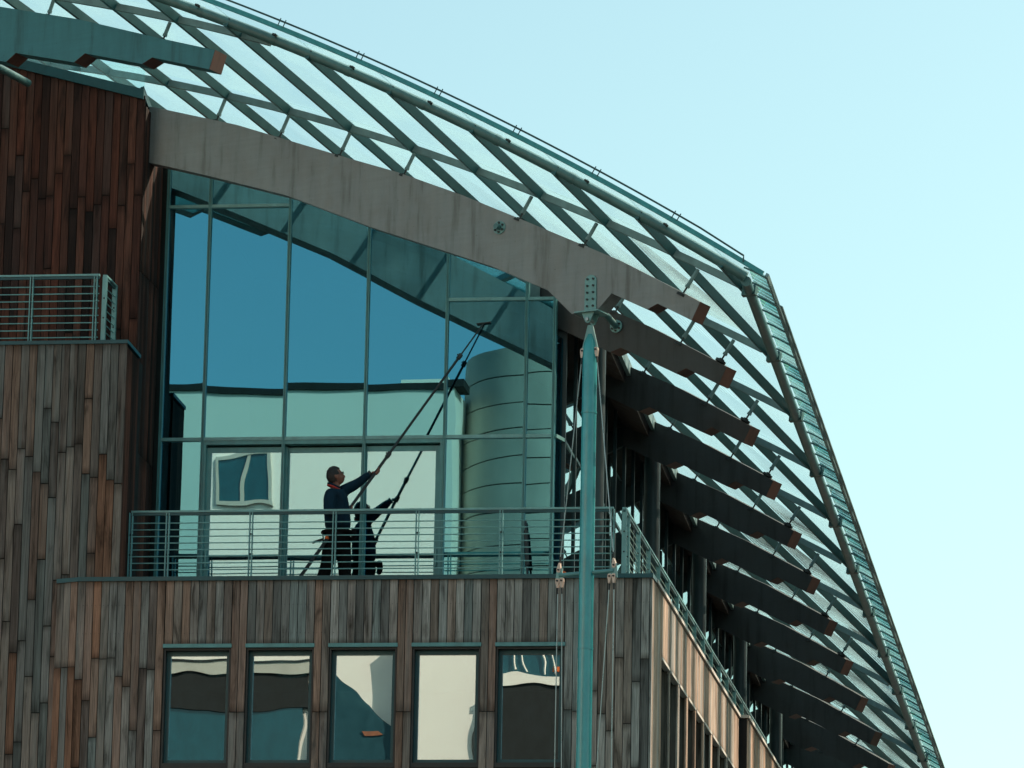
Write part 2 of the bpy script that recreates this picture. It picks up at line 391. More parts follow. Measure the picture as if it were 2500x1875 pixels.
# side edge: glass strip panes, brackets, gutter edge
OUT = .24
def sp_(y, o, up): return surf(sideX(y)+o, y+o*-.1, up)
ys_ = np.arange(CY-.40, 41, .6)
for i in range(len(ys_)-1):
    a, b = ys_[i]+.012, ys_[i+1]-.012
    lo = [sp_(a, .02, .06), sp_(a, OUT, .06), sp_(b, OUT, .06), sp_(b, .02, .06)]
    rbuild(MB().add(lo+[p+snorm(1.3, 0)*.015 for p in lo], [(3, 2, 1, 0), (4, 5, 6, 7), (0, 1, 5, 4), (1, 2, 6, 5), (2, 3, 7, 6), (3, 0, 4, 7)]), 'edge_pane', M_EGLASS)
    rbuild(MB().sweep([sp_(ys_[i], -.01, .03), sp_(ys_[i], .10, .046), sp_(ys_[i], OUT, .050)], .014, .02, snorm(1.3, 0)), 'edge_bracket', M_TUBE)
ge2 = np.linspace(CY-.52, 41.2, 34)
rbuild(MB().sweep([sp_(y, OUT+.015, .065) for y in ge2], .035, .04, snorm(1.3, 0)), 'gutter_edge', M_GUT)
rbuild(MB().sweep([sp_(y, OUT+.05, .08) for y in ge2[1:]], .035, .012, snorm(1.3, 0)), 'gutter_lip', M_GUT)
for k in range(0, NK):                                             # box nodes where purlins meet the side tube
    Y = beamY(1.25, k)+.1
    p = surf(sideX(Y), Y, -.02)
    rbuild(MB().sweep([p-UB*.09, p+UB*.09], .06, .125, snorm(1.2, Y)), 'node_box', M_TUBE)

# opaque roof deck under the glass, behind the facade
def deckz(X, Y): return surf(X, Y, -.46)
mb = MB(); xs = np.linspace(-10, -.72, 12); yy = [2.35, 42]
grid = lambda dz: [deckz(x, y)+np.array([0, 0, dz]) for y in yy for x in xs]
nx = len(xs); vs_ = grid(0)+grid(-.16); fs_ = []
for i in range(nx-1):
    fs_ += [(i, i+1, nx+i+1, nx+i), (2*nx+i, 3*nx+i, 3*nx+i+1, 2*nx+i+1), (i, 2*nx+i, 2*nx+i+1, i+1), (nx+i, nx+i+1, 3*nx+i+1, 3*nx+i)]
fs_ += [(0, nx, 3*nx, 2*nx), (nx-1, 3*nx-1, 4*nx-1, 2*nx-1)]
rbuild(mb.add(vs_, fs_), 'soffit_deck', M_SOFF)
rbuild(MB().sweep([deckz(-.66, y)+np.array([0, 0, .04]) for y in (2.3, 12, 27, 42)], .05, .17, (0, 0, 1)), 'deck_fascia', M_PURL)
# perforated upstand closing the gap above the facade
up_pts = np.linspace(-9, -1.5, 16)
for i in range(len(up_pts)-1):
    a, b = up_pts[i]+.008, up_pts[i+1]-.008
    za = deckz(a, 2.2); zb = deckz(b, 2.2)
    rbuild(MB().prism([za+np.array([0, 0, -.25]), zb+np.array([0, 0, -.25]), zb+np.array([0, 0, .20]), za+np.array([0, 0, .20])], (0, .03, 0)), 'upstand_panel', M_PURL)

# ---------------------------------------------------------------- glulam beams
TH = .26
def bp(*pxs): return [(float(onbeam(p)[0]), float(onbeam(p)[2])) for p in pxs]
top0 = bp((-120, 170), (200, 226), (397, 266), (579, 305), (850, 386), (970, 420), (1124, 474.5), (1279, 538), (1416, 595), (1512, 635), (1678, 720), (1709, 737))
bot1 = bp((1688, 782), (1605, 741), (1580, 755), (1493, 716), (1456, 759), (1395, 766), (1337, 708), (1287, 687), (1200, 650), (1096, 616), (904, 554), (700, 477), (513, 430), (390, 402), (200, 362), (-120, 305))
botn = bp((1688, 782), (1605, 741), (1580, 755), (1440, 690), (1412, 702), (1287, 645), (1096, 575), (850, 490), (579, 412))
GRP = 'glulam roof beams standing in a row'
ORD = ['second', 'third', 'fourth', 'fifth', 'sixth', 'seventh', 'eighth', 'ninth', 'tenth', 'eleventh', 'twelfth', 'thirteenth', 'fourteenth']
strut_mesh = {}
def struts(root, k, base, xs, topf):
    for X in xs:
        Y = beamY(X, k)+.13; n = snorm(X, Y)
        p1 = surf(X, Y, -.06)
        zb = topf(X-n[0]*.3); 
        L = max(.16, (p1[2]-topf(X))*n[2]+.0); p0 = p1-n*L
        pm_ = p1-n*L*.62
        mb = MB().tube([p1, pm_], .024, 8).tube([pm_, pm_-n*.03], .03, 8); st = mb.build('strut', M_PURL, root, 40); st.location = -np.array(base)
        e = MB().tube([pm_-n*.03, p0], .012, 6).tube([p0+n*.03, p0], .035, 8).tube([p0+n*.012, p0-n*.02], .07, 10).build('strut_foot', M_BLACK, st, 40)
def make_beam(k, top, bot, label, matl, xs_strut, endX):
    dx, dz = TX*SP*k, TZ*SP*k
    sh = lambda p: np.array([p[0]+dx, beamY(p[0]+dx, k), p[1]+dz])
    tp = [p for p in top]; poly = [sh(p) for p in tp]+[sh(p) for p in bot]
    base = sh(bot[-1]); root = empty('glulam_girder', tuple(base)); tag(root, label, 'girder', GRP)
    body = MB().prism(poly, NB*TH)
    # chamfer-free body; end grain is a separate slice so that the cut faces read as raw timber
    o = body.build('beam_body', matl, root); o.location = -base
    def cap(a, b, name):
        A, B = sh(a), sh(b); u = np.array(UB)*.004
        mb = MB().add([A+u, A+u+NB*TH, B+u+NB*TH, B+u], [(0, 1, 2, 3)]); mb2 = MB().prism([A+u*.6, A+u*.6+NB*TH, B+u*.6+NB*TH, B+u*.6], UB*.006)
        q = mb2.build(name, M_END, root); q.location = -base
    cap(top[-1], bot[0], 'end_grain')
    for i in range(1, len(bot)-1):                                   # notch faces
        if abs(bot[i][0]-bot[i+1][0]) < .16 and bot[i][1] > bot[i+1][1]: cap(bot[i], bot[i+1], 'notch_face')
    txs = np.array([p[0]+dx for p in top]); tzs = np.array([p[1]+dz for p in top])
    struts(root, k, base, [x+dx+.1 for x in xs_strut], lambda X: float(np.interp(X, txs, tzs)))
    return root
b1 = make_beam(0, top0, bot1, 'long grey glulam beam resting on the bolted head of the teal mast', M_GLU, [-5.67, -4.78, -3.94, -3.07, -1.52, -.68, .60], .6)
def pA(px): p = onbeam(px, -1); return (float(p[0])+TX*SP, float(p[2])+TZ*SP)
topA = [pA(p) for p in [(-420, -55), (0, 17), (193, 48), (386, 93), (525, 123)]]
botA = [pA(p) for p in [(511, 170), (372, 141), (347, 157), (208, 131), (181, 153), (39, 130), (15, 152), (-150, 125), (-420, 75)]]
make_beam(-1, topA, botA, 'notched beam tip tinted with painted skylight, jutting out above the red timber tower', M_GLU_SKY, [-8.3, -7.35, -5.75], -5.1)
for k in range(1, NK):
    make_beam(k, top0[3:], botn, 'notched beam of the side canopy darkened by painted shade, %s beam counted from the mast' % ORD[k-1], M_GLU_SHADE, [-1.52, -.68, .20, .72] if k < 8 else [-.68, .2], .6)
# round bracing tubes with bolted discs between neighbouring beams
def brace(pA_, pB_, r, label, disc=None):
    pA_, pB_ = np.array(pA_), np.array(pB_); root = empty('brace_tube', tuple(pB_)); tag(root, label, 'brace', 'bracing tubes between roof beams')
    o = MB().tube([pA_, pB_], r, 14).build('tube', M_TUBE, root, 40); o.location = -pB_
    if disc is not None:
        q = np.array(disc); o = MB().tube([q, q-NB*.018], .082, 24).build('flange', M_PLATE, root, 40); o.location = -pB_
        for a in range(6):
            w = UB*math.cos(a*math.pi/3+.5)*.058+np.array([0, 0, 1])*math.sin(a*math.pi/3+.5)*.058
            e = MB().tube([q+w-NB*.018, q+w-NB*.036], .014, 6).build('bolt', M_BLACK, o); 
    return root
d1 = onbeam((1220, 556), 0); brace(d1-NB*.10, d1+NB*.02, .032, 'stub of a bracing tube in a bolted disc on the long grey beam', d1)
d2 = onbeam((1505, 797), 1); brace(d2+np.array([-.16, -.55, .12]), d2, .04, 'slanting bracing tube ending in a bolted disc behind the mast head', d2)
t0 = atY(-30, 150, -.9); t1 = atY(68, 203, .55); brace(t0, t1, .05, 'round teal tube running from the beam tip to the red timber tower wall')

# ---------------------------------------------------------------- timber office block (parapet with windows, side wall)
ZT, ZF = 13.5, 13.25
block = empty('timber_office_block', (-3.5, 4, 0)); tag(block, 'weathered board-clad office block with a row of windows below the balcony', 'building')
binv = Vector((3.5, -4, 0))
def bpart(mb, name, material, smooth=None):
    o = mb.build(name, material, block, smooth); o.location = binv; return o
front = bpart(MB().box(-7.05, -5.95, .05, .3, 0, 13.4).box(-.94, -.06, .05, .3, 0, 13.4).box(-5.95, -.94, .05, .3, 12.75, 13.4).box(-7.05, -.06, .05, .3, 0, 10.58).prism([(-7.051, .06, 0), (-7.30, .16, 0), (-7.30, .30, 0), (-7.051, .30, 0)], (0, 0, 13.4)), 'front_wall', M_BACK)
floorp = bpart(MB().box(-9.5, -.12, .301, 30, ZF-.3, ZF), 'balcony_slab', M_CONC)
ZH = 12.66; ZB = 13.462; ZS = 11.215
# windows: eight boards wide, two boards between
X0w = -5.945
wx = [(X0w+i*PITCHB*10*.991, X0w+i*PITCHB*10*.991+.822) for i in range(5)]
cols = []                                            # board columns: (x centre, z0)
x = -7.04
edges = []
while x < -.05:
    edges.append(x); x += PITCHB*.991
def in_win(xc):
    for a, b in wx:
        if a-.01 < xc < b+.01: return True
    return False
# boards left of window 1, over windows, in piers and right of window 5
def run_boards(xa, xb, fn):
    nb = max(1, round((xb-xa)/PITCHB)); w = (xb-xa)/nb
    for i in range(nb): fn(xa+w*(i+.5), w)
def full_board(pal, jz=None):
    def fn(xc, w):
        cuts = [ZB]; z = ZB
        if jz is None:
            z -= random.uniform(.9, 1.9)
            while z > 10.8: cuts.append(z); z -= random.uniform(.9, 2.1)
        else:
            cuts += jz
        cuts.append(10.6)
        for a, b in zip(cuts[:-1], cuts[1:]): board(front, xc, .018, b+.005, a-.004, w, pal)
    return fn
run_boards(-7.04, wx[0][0]-.006, full_board(REDDISH+REDDISH+WEATHERED[:3]))
PIERJ = [11.83]
for i in range(5):
    pal = WEATHERED if i else WEATHERED+REDDISH[:3]
    run_boards(wx[i][0], wx[i][1], lambda xc, w: board(front, xc, .018, ZH+.012, ZB, w, pal))
    if i < 4: run_boards(wx[i][1]+.003, wx[i+1][0]-.003, full_board(REDDISH[:4]+WEATHERED[:2], PIERJ))
run_boards(wx[4][1]+.003, -.03, full_board(WEATHERED, None))
board(front, -.014, .022, 10.6, ZB, .032, WEATHERED)
# chamfered left end of the parapet
for i in range(3):
    f = (i+.5)/3
    for a, b in ((ZB, 12.4), (12.392, 10.6)): board(front, -7.04-.28*f, .018+.11*f, b, a, .101, REDDISH, yaw=-math.atan2(.11, .28))
# boards hidden fixings
screw = MB().tube([(0, 0, 0), (0, -.004, 0)], .0045, 6)
scr = MB()
for xe in edges:
    for z in (13.15, 12.80):
        for dx in (.022, .080):
            scr.tube([(xe+dx, .006, z), (xe+dx, .001, z)], .0042, 5)
sc = scr.build('screw_heads', M_BLACK, front); sc['kind'] = 'stuff'
# trim along the parapet top
cap = MB()
cap.prism([(-7.33, .10, ZT-.052), (-7.02, -.018, ZT-.052), (.012, -.018, ZT-.052), (.022, .35, ZT-.052), (-7.33, .35, ZT-.052)], (0, 0, .052))
bpart(cap, 'parapet_cap', M_DKTEAL)
sidecap = MB().sweep([(TX*y-.10, y, ZT-.021) for y in np.linspace(.352, 10.2, 6)], .25, .042, (0, 0, 1)); bpart(sidecap, 'side_cap', M_FASCIA)
# windows
for i, (a, b) in enumerate(wx):
    root = empty('window', ((a+b)/2, .1, ZS), block); root.location = Vector(((a+b)/2, .1, ZS))+binv
    inv = Vector((-(a+b)/2, -.1, -ZS))
    def wp(mb, nm, mt, par=root):
        o = mb.build(nm, mt, par); o.location = inv; return o
    wp(MB().box(a-.012, b+.012, -.012, .06, ZH-.038, ZH+.008), 'head_flashing', M_TEAL)
    rv = MB().box(a, a+.02, .03, .26, ZS, ZH-.04).box(b-.02, b, .03, .26, ZS, ZH-.04).box(a+.02, b-.02, .03, .26, ZH-.065, ZH-.04).box(a, b, .03, .28, ZS-.06, ZS)
    wp(rv, 'reveal', M_BLACK)
    fr = MB().box(a+.02, a+.065, .12, .20, ZS, ZH-.066).box(b-.065, b-.02, .12, .20, ZS, ZH-.066).box(a+.066, b-.066, .12, .20, ZH-.115, ZH-.066).box(a+.066, b-.066, .12, .20, ZS, ZS+.05)
    wp(fr, 'frame', M_DKTEAL)
    wp(MB().box(a+.066, b-.066, .15, .162, ZS+.051, ZH-.116), 'pane', M_WGLASS)
# dark office room behind the windows
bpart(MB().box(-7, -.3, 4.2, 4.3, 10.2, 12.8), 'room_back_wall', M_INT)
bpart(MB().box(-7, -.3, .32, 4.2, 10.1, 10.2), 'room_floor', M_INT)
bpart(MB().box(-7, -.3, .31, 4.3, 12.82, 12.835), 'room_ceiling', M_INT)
# --- side wall
side = bpart(MB().prism([(-.04, .31, 0), (.10, 10.2, 0), (-.16, 10.2, 0), (-.30, .31, 0)], (0, 0, 10.5)).prism([(-.04, .31, ZH+.05), (.10, 10.2, ZH+.05), (-.16, 10.2, ZH+.05), (-.30, .31, ZH+.05)], (0, 0, ZB-ZH-.06)), 'side_wall', M_BACK)
sb = MB(); sbo = []
y = .012; i = 0
SIDEP = [((.42, .36, .30), .2), ((.46, .33, .25), .1), ((.38, .26, .19), .1), ((.34, .32, .29), .3), ((.50, .37, .28), .05)]
win_y = []
yw = 1.02
while yw < 10: win_y.append((yw, yw+.80)); yw += .96
while y < 10.15:
    yc = y+PITCHB/2
    z0 = ZH+.012 if any(a < yc < b for a, b in win_y) else 10.6
    o = inst('board', unit_board, side, (TX*yc-.011, yc, (z0+ZB)/2), (PITCHB-.006, .022, ZB-z0), (0, 0, math.pi/2-TX))
    cl, al = random.choice(SIDEP); kk = random.uniform(.8, 1.2); o.color = (cl[0]*kk, cl[1]*kk, cl[2]*kk, al)
    y += PITCHB
for a, b in win_y:
    root = empty('side_window', (TX*a, (a+b)/2, 10.6), block); base = Vector((TX*a, (a+b)/2, 10.6)); root.location = base+binv
    def wp2(mb, nm, mt):
        o = mb.build(nm, mt, root); o.location = -base; return o
    wp2(MB().prism([(TX*a-.06, a-.01, ZH-.03), (TX*a+.014, a-.01, ZH-.03), (TX*b+.014, b+.01, ZH-.03), (TX*b-.06, b+.01, ZH-.03)], (0, 0, .035)), 'head_flashing', M_FASCIA)
    wp2(MB().box(TX*a-.30, TX*a-.025, a-.004, a+.012, 10.3, ZH-.035).box(TX*b-.30, TX*b-.025, b-.012, b+.004, 10.3, ZH-.035), 'reveal', M_WOOD).color = (.2, .17, .14, .3)
    wp2(MB().box(TX*a-.22, TX*a-.21, a+.02, b-.02, 10.3, ZH-.04), 'pane', M_SGLASS)
# stepped-out continuation of the side wall further back
ext = bpart(MB().prism([(.24, 10.21, 0), (.36, 19, 0), (-.2, 19, 0), (-.2, 10.21, 0)], (0, 0, ZB-.02)), 'side_wall', M_BACK)
y = 10.22
while y < 18.9:
    yc = y+PITCHB/2
    o = inst('board', unit_board, ext, (TX*yc+.105, yc, (10.6+ZB)/2), (PITCHB-.006, .022, ZB-10.6), (0, 0, math.pi/2-TX))
    cl, al = random.choice(SIDEP); kk = random.uniform(.8, 1.2); o.color = (cl[0]*kk, cl[1]*kk*.92, cl[2]*kk*.85, al)
    y += PITCHB
bpart(MB().sweep([(TX*yv+.03, yv, ZT-.018) for yv in (10.2, 14, 19)], .22, .04, (0, 0, 1)), 'side_cap', M_FASCIA)
# low inner wall beside the walkway
iw = bpart(MB().box(-.62, -.50, 5.6, 16, ZF, 14.02), 'inner_wall', M_BACK)
y = 5.6
while y < 15.9:
    o = inst('board', unit_board, iw, (-.488, y+.05, (ZF+14.0)/2), (PITCHB-.006, .022, 14.0-ZF), (0, 0, math.pi/2))
    cl, al = random.choice(SIDEP); o.color = (cl[0], cl[1]*.9, cl[2]*.8, al*.5); y += PITCHB
bpart(MB().box(-.64, -.47, 5.58, 16.02, 14.022, 14.06), 'inner_wall_cap', M_DKTEAL)

# ---------------------------------------------------------------- timber tower on the left
tower = empty('timber_tower', (-9, 3, 0)); tag(tower, 'tall red-brown board-clad tower with a small railed balcony', 'building')
tinv = Vector((9, -3, 0))
def tpart(mb, name, mt, smooth=None):
    o = mb.build(name, mt, tower, smooth); o.location = tinv; return o
YL, YU = .13, .92
ZC = 16.50
XL = -6.565
lower = tpart(MB().box(-11, XL-.03, YL+.03, 6, 0, ZC-.05), 'lower_wall', M_BACK)
upper = tpart(MB().prism([(-11, YU+.03, 15), (-6.66, YU+.03, 15), (-6.66, YU+.03, 19.85), (-11, YU+.03, 20.95)], (0, .3, 0)), 'upper_wall', M_BACK)
def stag(parent, xc, Yp, ztop, zbot, pal, yaw=0, w=PITCHB, bright=1.0):
    z = ztop; first = True
    while z > zbot+.05:
        L = random.uniform(.7, 1.9) if first else random.choice([.95, 1.25, 1.6, 1.9, 2.3])
        first = False; zb = max(zbot, z-L)
        if zb-zbot < .25: zb = zbot
        board(parent, xc, Yp, zb+.006, z-.006, w, pal, yaw, bright=bright); z = zb
LOWP = REDDISH+[((.20, .19, .175), .6), ((.16, .12, .10), .5), ((.15, .16, .15), .6)]
xb = XL-.05
while xb > -8.7:
    stag(lower, xb, YL+.012, ZC-.03, 10.5, LOWP, bright=.72); xb -= PITCHB
# return face of the lower tower
for i in range(7):
    yv = YL+.07+i*PITCHB*1.02
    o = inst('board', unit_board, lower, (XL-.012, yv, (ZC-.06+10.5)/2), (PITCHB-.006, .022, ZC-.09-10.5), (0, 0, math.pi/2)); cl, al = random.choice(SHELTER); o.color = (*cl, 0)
xb = -6.62-PITCHB/2
def tz(x): return 20.34-.268*(x+8.3)
while xb > -8.9:
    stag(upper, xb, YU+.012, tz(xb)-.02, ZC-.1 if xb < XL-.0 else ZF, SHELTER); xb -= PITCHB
# chamfer from the tower face back to the glass wall
CHX, CHY = float(atY(388, 700, YG)[0])-(-6.62), YG-.06-YU
def chamfer(f): return (-6.62+CHX*f, YU+.012+CHY*f)
NCH = round(math.hypot(CHX, CHY)/.10)
for i in range(NCH):
    f = (i+.5)/NCH; cx, cy = chamfer(f)
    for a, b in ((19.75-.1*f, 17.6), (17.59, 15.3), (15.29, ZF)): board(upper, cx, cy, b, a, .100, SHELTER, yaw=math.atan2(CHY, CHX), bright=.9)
tpart(MB().prism([(-6.66, YU+.06, ZF), (-6.66+CHX, YG, ZF), (-6.8+CHX, YG+.1, ZF), (-6.9, 1.2, ZF)], (0, 0, 6.5)), 'corner_wall', M_BACK)
tpart(MB().prism([(-9.2, YU-.03, tz(-9.2)-.07), (-6.64, YU-.03, tz(-6.64)-.07), (-6.64, YU-.03, tz(-6.64)+.06), (-9.2, YU-.03, tz(-9.2)+.06)], (0, .16, 0)), 'eaves_trim', M_DKTEAL)
tpart(MB().prism([(-6.638, YU-.03, tz(-6.64)), (-6.638, YU-.03, tz(-6.64)+.10), (-6.62+CHX, YG-.1, tz(-6.42)-.22), (-6.62+CHX, YG-.1, tz(-6.42)-.32)], (-.06, .06, 0)), 'eaves_trim', M_DKTEAL)
for xx in (-9.19, -8.34, -7.49):
    tpart(MB().prism([(xx, YU+.1, tz(xx)+.06), (xx+.83, YU+.1, tz(xx+.83)+.06), (xx+.83, YU+.1, tz(xx+.83)+.36), (xx, YU+.1, tz(xx)+.36)], (0, .02, 0)), 'clerestory_pane', M_EGLASS)
# balcony cap of the lower tower
tpart(MB().prism([(-11, YL-.02, ZC-.04), (XL+.012, YL-.02, ZC-.04), (XL+.012, YU-.004, ZC-.04), (XL-.12, YU-.004, ZC-.04), (XL-.12, YL+.14, ZC-.04), (-11, YL+.14, ZC-.04)], (0, 0, .045)), 'balcony_cap', M_DKTEAL)
tpart(MB().box(-11, XL-.121, YL+.141, YU+.0, 16.1, 16.16), 'balcony_floor', M_CONC)

# ---------------------------------------------------------------- railings
def railing(name, label, p0, p1, posts, ztop, zbase, rods, flat=False, group='steel bar railings', doubles=(0,)):
    p0, p1 = np.array(p0, float), np.array(p1, float); d = p1-p0; L = np.linalg.norm(d); d /= L; nrm = np.array([-d[1], d[0], 0])
    root = empty(name, tuple(p0)); tag(root, label, 'railing', group)
    def rp(mb, nm, mt, sm=None, par=None):
        o = mb.build(nm, mt, par or root, sm)
        if par is None: o.location = -p0
        return o
    Z = lambda p, z: np.array([p[0], p[1], z])
    rp(MB().sweep([Z(p0, ztop-.012), Z(p1, ztop-.012)], .05, .024, (0, 0, 1)), 'handrail', M_RAIL)
    rp(MB().sweep([Z(p0, ztop-.044), Z(p1, ztop-.044)], .03, .03, (0, 0, 1)), 'under_rail', M_DKTEAL)
    for i in range(rods):
        z = ztop-.155-i*(ztop-.155-(zbase+.08))/(rods-1)
        rp(MB().tube([Z(p0, z), Z(p1, z)], .0075, 6), 'rod', M_RAIL, 40)
    for s in posts:
        c = p0+d*s; pr = empty('post', tuple(np.array(Z(c, zbase))-p0*1.0), root); pr.location = Vector(tuple(Z(c, zbase)))-Vector(tuple(p0))
        for q in (-.017, .017):
            pts = c+d*q
            a = MB().sweep([Z(pts, zbase-.3), Z(pts, ztop-.025)], .011 if not flat else .011, .056, tuple(nrm))
            o = a.build('post_plate', M_RAIL, pr); o.location = Vector(tuple(p0))*0-Vector(tuple(Z(c, zbase)))
        for zz in (ztop-.30, ztop-.55):
            o = MB().tube([Z(c-d*.026, zz), Z(c+d*.026, zz)], .012, 6).build('post_bolt', M_BLACK, pr); o.location = -Vector(tuple(Z(c, zbase)))
    return root
RT = float(atY(900, 1243, YR)[2]); RB = float(atY(900, 1388, YR)[2])-.08
xr0, xr1 = atY(316, 1400, YR)[0], atY(1496, 1400, YR)[0]
fp = [atY(p, 1390, YR)[0]-xr0 for p in (316, 406, 610, 814, 1017, 1222, 1428, 1494)]
railing('balcony_railing', 'long front balcony railing of horizontal bars behind the window cleaner', (xr0, YR, 0), (xr1, YR, 0), fp, RT, RB, 8)
railing('balcony_railing', 'railing receding along the sunlit side of the timber block', (float(atY(1522, 1390, YR)[0]), YR+.01, 0), (float(atY(1522, 1390, YR)[0])+.25, 18, 0), [.03]+[.35+1.04*i for i in range(17)], RT, RB, 8)
def tx_(px, py=700): return atY(px, py, .27)[0]
railing('balcony_railing', 'short railing in front of the dark red tower wall', (-9.3, .27, 0), (tx_(243), .27, 0), [tx_(-130)+9.3, tx_(78)+9.3, tx_(234)+9.3], 17.385, ZC, 8)
railing('balcony_railing', 'short return railing with pale flat posts at the tower balcony corner', (tx_(254), .30, 0), (tx_(258), YU-.06, 0), [.02, .52], 17.385, ZC, 8)
# flat pale end plates
for (px, Yq, nm) in ((254, .285, 0),):
    pass

# ---------------------------------------------------------------- glass wall behind the balcony
gw = empty('glass_facade', (-3.9, YG, ZF)); tag(gw, 'tall mirrored glass wall with slim teal mullions behind the balcony', 'glass facade')
ginv = Vector((3.9, -YG, -ZF))
def gpart(mb, name, mt, sm=None, par=None):
    o = mb.build(name, mt, par or gw, sm)
    if par is None: o.location = ginv
    return o
gx = [float(atY(388, 1070, YG)[0])+.02]+[atY(p, 1075, YG)[0] for p in (495.5, 693, 890, 1085.5, 1281)]+[float(atY(1350, 1068, YG)[0])]
bx_ = np.array([p[0] for p in bot1[6:]][::-1])+.25; bz_ = np.array([p[1] for p in bot1[6:]][::-1])
def ztopg(X): return float(np.interp(X, bx_, bz_))+.50-(.12 if X > -2 else 0)
Z1, ZU, ZR = float(atY(600, 1072, YG)[2]), float(atY(513, 505, YG)[2]), float(atY(1150, 732, YG)[2])
for i, X in enumerate(gx):
    zt = ztopg(X)+.05
    gpart(MB().box(X-.019, X-.003, YG-.045, YG+.10, ZF, zt).box(X+.003, X+.019, YG-.045, YG+.10, ZF, zt).box(X-.003, X+.003, YG-.025, YG+.10, ZF, zt), 'mullion', M_MULL)
for i in range(len(gx)-1):
    a, b = gx[i]+.0195, gx[i+1]-.0195
    gpart(MB().box(a, b, YG-.04, YG+.09, Z1-.024, Z1+.018), 'transom', M_RAIL)
    zs = [Z1+.0185]
    if i < 3 and ZU < ztopg(b): zs += [ZU]
    if i >= 4: zs += [ZR]
    for q in zs[1:]: gpart(MB().box(a, b, YG-.04, YG+.09, q-.02, q+.018), 'transom', M_RAIL)
    # panes between transoms, top pane follows the beam
    lv = zs
    for jx, z0 in enumerate(lv):
        lo = z0 if jx == 0 else z0+.0185
        hi = (lv[jx+1]-.0205) if jx+1 < len(lv) else None
        poly = [(a, YG, lo), (b, YG, lo), (b, YG, hi or ztopg(b)), (a, YG, hi or ztopg(a))]
        if poly[2][2]-lo < .05: continue
        ta, tb = random.gauss(0, .0011), random.gauss(0, .0009); xc_, zc_ = (a+b)/2, (lo+poly[2][2])/2
        poly = [(p[0], p[1]+ta*(p[0]-xc_)+tb*(p[2]-zc_), p[2]) for p in poly]
        gpart(MB().prism(poly, (0, .02, 0)), 'pane', M_FGLASS)
    if i in (0, 4, 5):
        gpart(MB().box(a, b, YG, YG+.02, ZF+.05, Z1-.025), 'pane', M_FGLASS)
# sliding doors in the three middle bays
xa, xb2 = gx[1]+.02, gx[4]-.02
gpart(MB().box(xa, xb2, YG-.03, YG+.12, Z1-.075, Z1-.0245), 'door_head', M_TEAL)
for q_ in (xa, xb2-.03): gpart(MB().box(q_, q_+.03, YG-.03, YG+.12, ZF, Z1-.076), 'door_jamb', M_TEAL)
dw = (xb2-xa-.06)/3
for i in range(3):
    a = xa+.03+i*dw; b = a+dw+(.04 if i < 2 else 0); y0 = YG+.035+(.045 if i == 1 else 0)
    d = gpart(MB().box(a, a+.062, y0, y0+.04, ZF+.03, Z1-.10).box(b-.062, b, y0, y0+.04, ZF+.03, Z1-.10).box(a+.063, b-.063, y0, y0+.04, Z1-.165, Z1-.10).box(a+.063, b-.063, y0, y0+.04, ZF+.03, ZF+.12), 'door_frame', M_TEAL)
    gpart(MB().box(a+.063, b-.063, y0+.012, y0+.028, ZF+.121, Z1-.166), 'door_pane', M_DGLASS, par=d)
    if i != 1:
        hx = b-.03 if i == 2 else a+.03
        gpart(MB().tube([(hx, y0-.05, 14.0), (hx, y0-.05, 14.22)], .012, 8).box(hx-.008, hx+.008, y0-.05, y0, 14.02, 14.04).box(hx-.008, hx+.008, y0-.05, y0, 14.18, 14.20), 'door_handle', M_PLATE, par=d)
# room behind
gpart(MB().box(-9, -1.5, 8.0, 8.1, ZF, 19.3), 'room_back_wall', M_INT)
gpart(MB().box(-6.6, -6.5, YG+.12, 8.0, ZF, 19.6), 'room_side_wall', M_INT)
# corner pane turning to the side and the side glass wall
XS0 = gx[-1]+.03
sw = empty('glass_facade', (XS0, 2.2, ZF)); tag(sw, 'dark mullioned glass wall receding under the side canopy behind the mast', 'glass facade')
sinv = Vector((-XS0, -2.2, -ZF))
def spart(mb, name, mt, sm=None):
    o = mb.build(name, mt, sw, sm); o.location = sinv; return o
spart(MB().sweep([(XS0-.01, YG, Z1), (XS0+.06, YG+.25, Z1), (XS0+.06, 2.9, Z1)], .06, .045, (0, 0, 1)), 'corner_transom', M_RAIL)
spart(MB().prism([(XS0, YG+.02, ZF), (XS0+.05, YG+.22, ZF), (XS0+.03, YG+.22, ZF), (XS0-.02, YG+.02, ZF)], (0, 0, 3.7)), 'corner_pane', M_FGLASS)
def sxx(y): return XS0+.08+TX*(y-2)
ym = YG+.28; i = 0
def sideztop(y): return float(surf(sxx(y), y, -.62)[2])
while ym < 40:
    y2 = ym+1.0
    zt = sideztop(ym)
    spart(MB().box(sxx(ym)-.12, sxx(ym)+.012, ym-.03, ym+.03, ZF, zt), 'mullion', M_COL)
    spart(MB().prism([(sxx(ym)-.01, ym+.027, ZF), (sxx(y2)-.01, y2-.027, ZF), (sxx(y2)-.025, y2-.027, ZF), (sxx(ym)-.025, ym+.027, ZF)], (0, 0, zt-ZF-.02)), 'pane', M_SGLASS)
    if i % 1 == 0: spart(MB().box(sxx(ym)-.03, sxx(ym)+.01, ym+.031, y2-.031, Z1-.02, Z1+.02), 'transom', M_DKTEAL)
    ym = y2; i += 1
for yc, xc in ((2.6, -1.02), (8.6, -.95), (14.6, -.88), (20.6, -.8), (26.6, -.72)):
    spart(MB().tube([(xc, yc, ZF), (xc, yc, float(surf(xc, yc, -.9)[2]))], .11, 18), 'column', M_COL, 40)
spart(MB().box(-1.9, -1.8, 8.2, 30, ZF, 17.2), 'room_wall', M_INT)

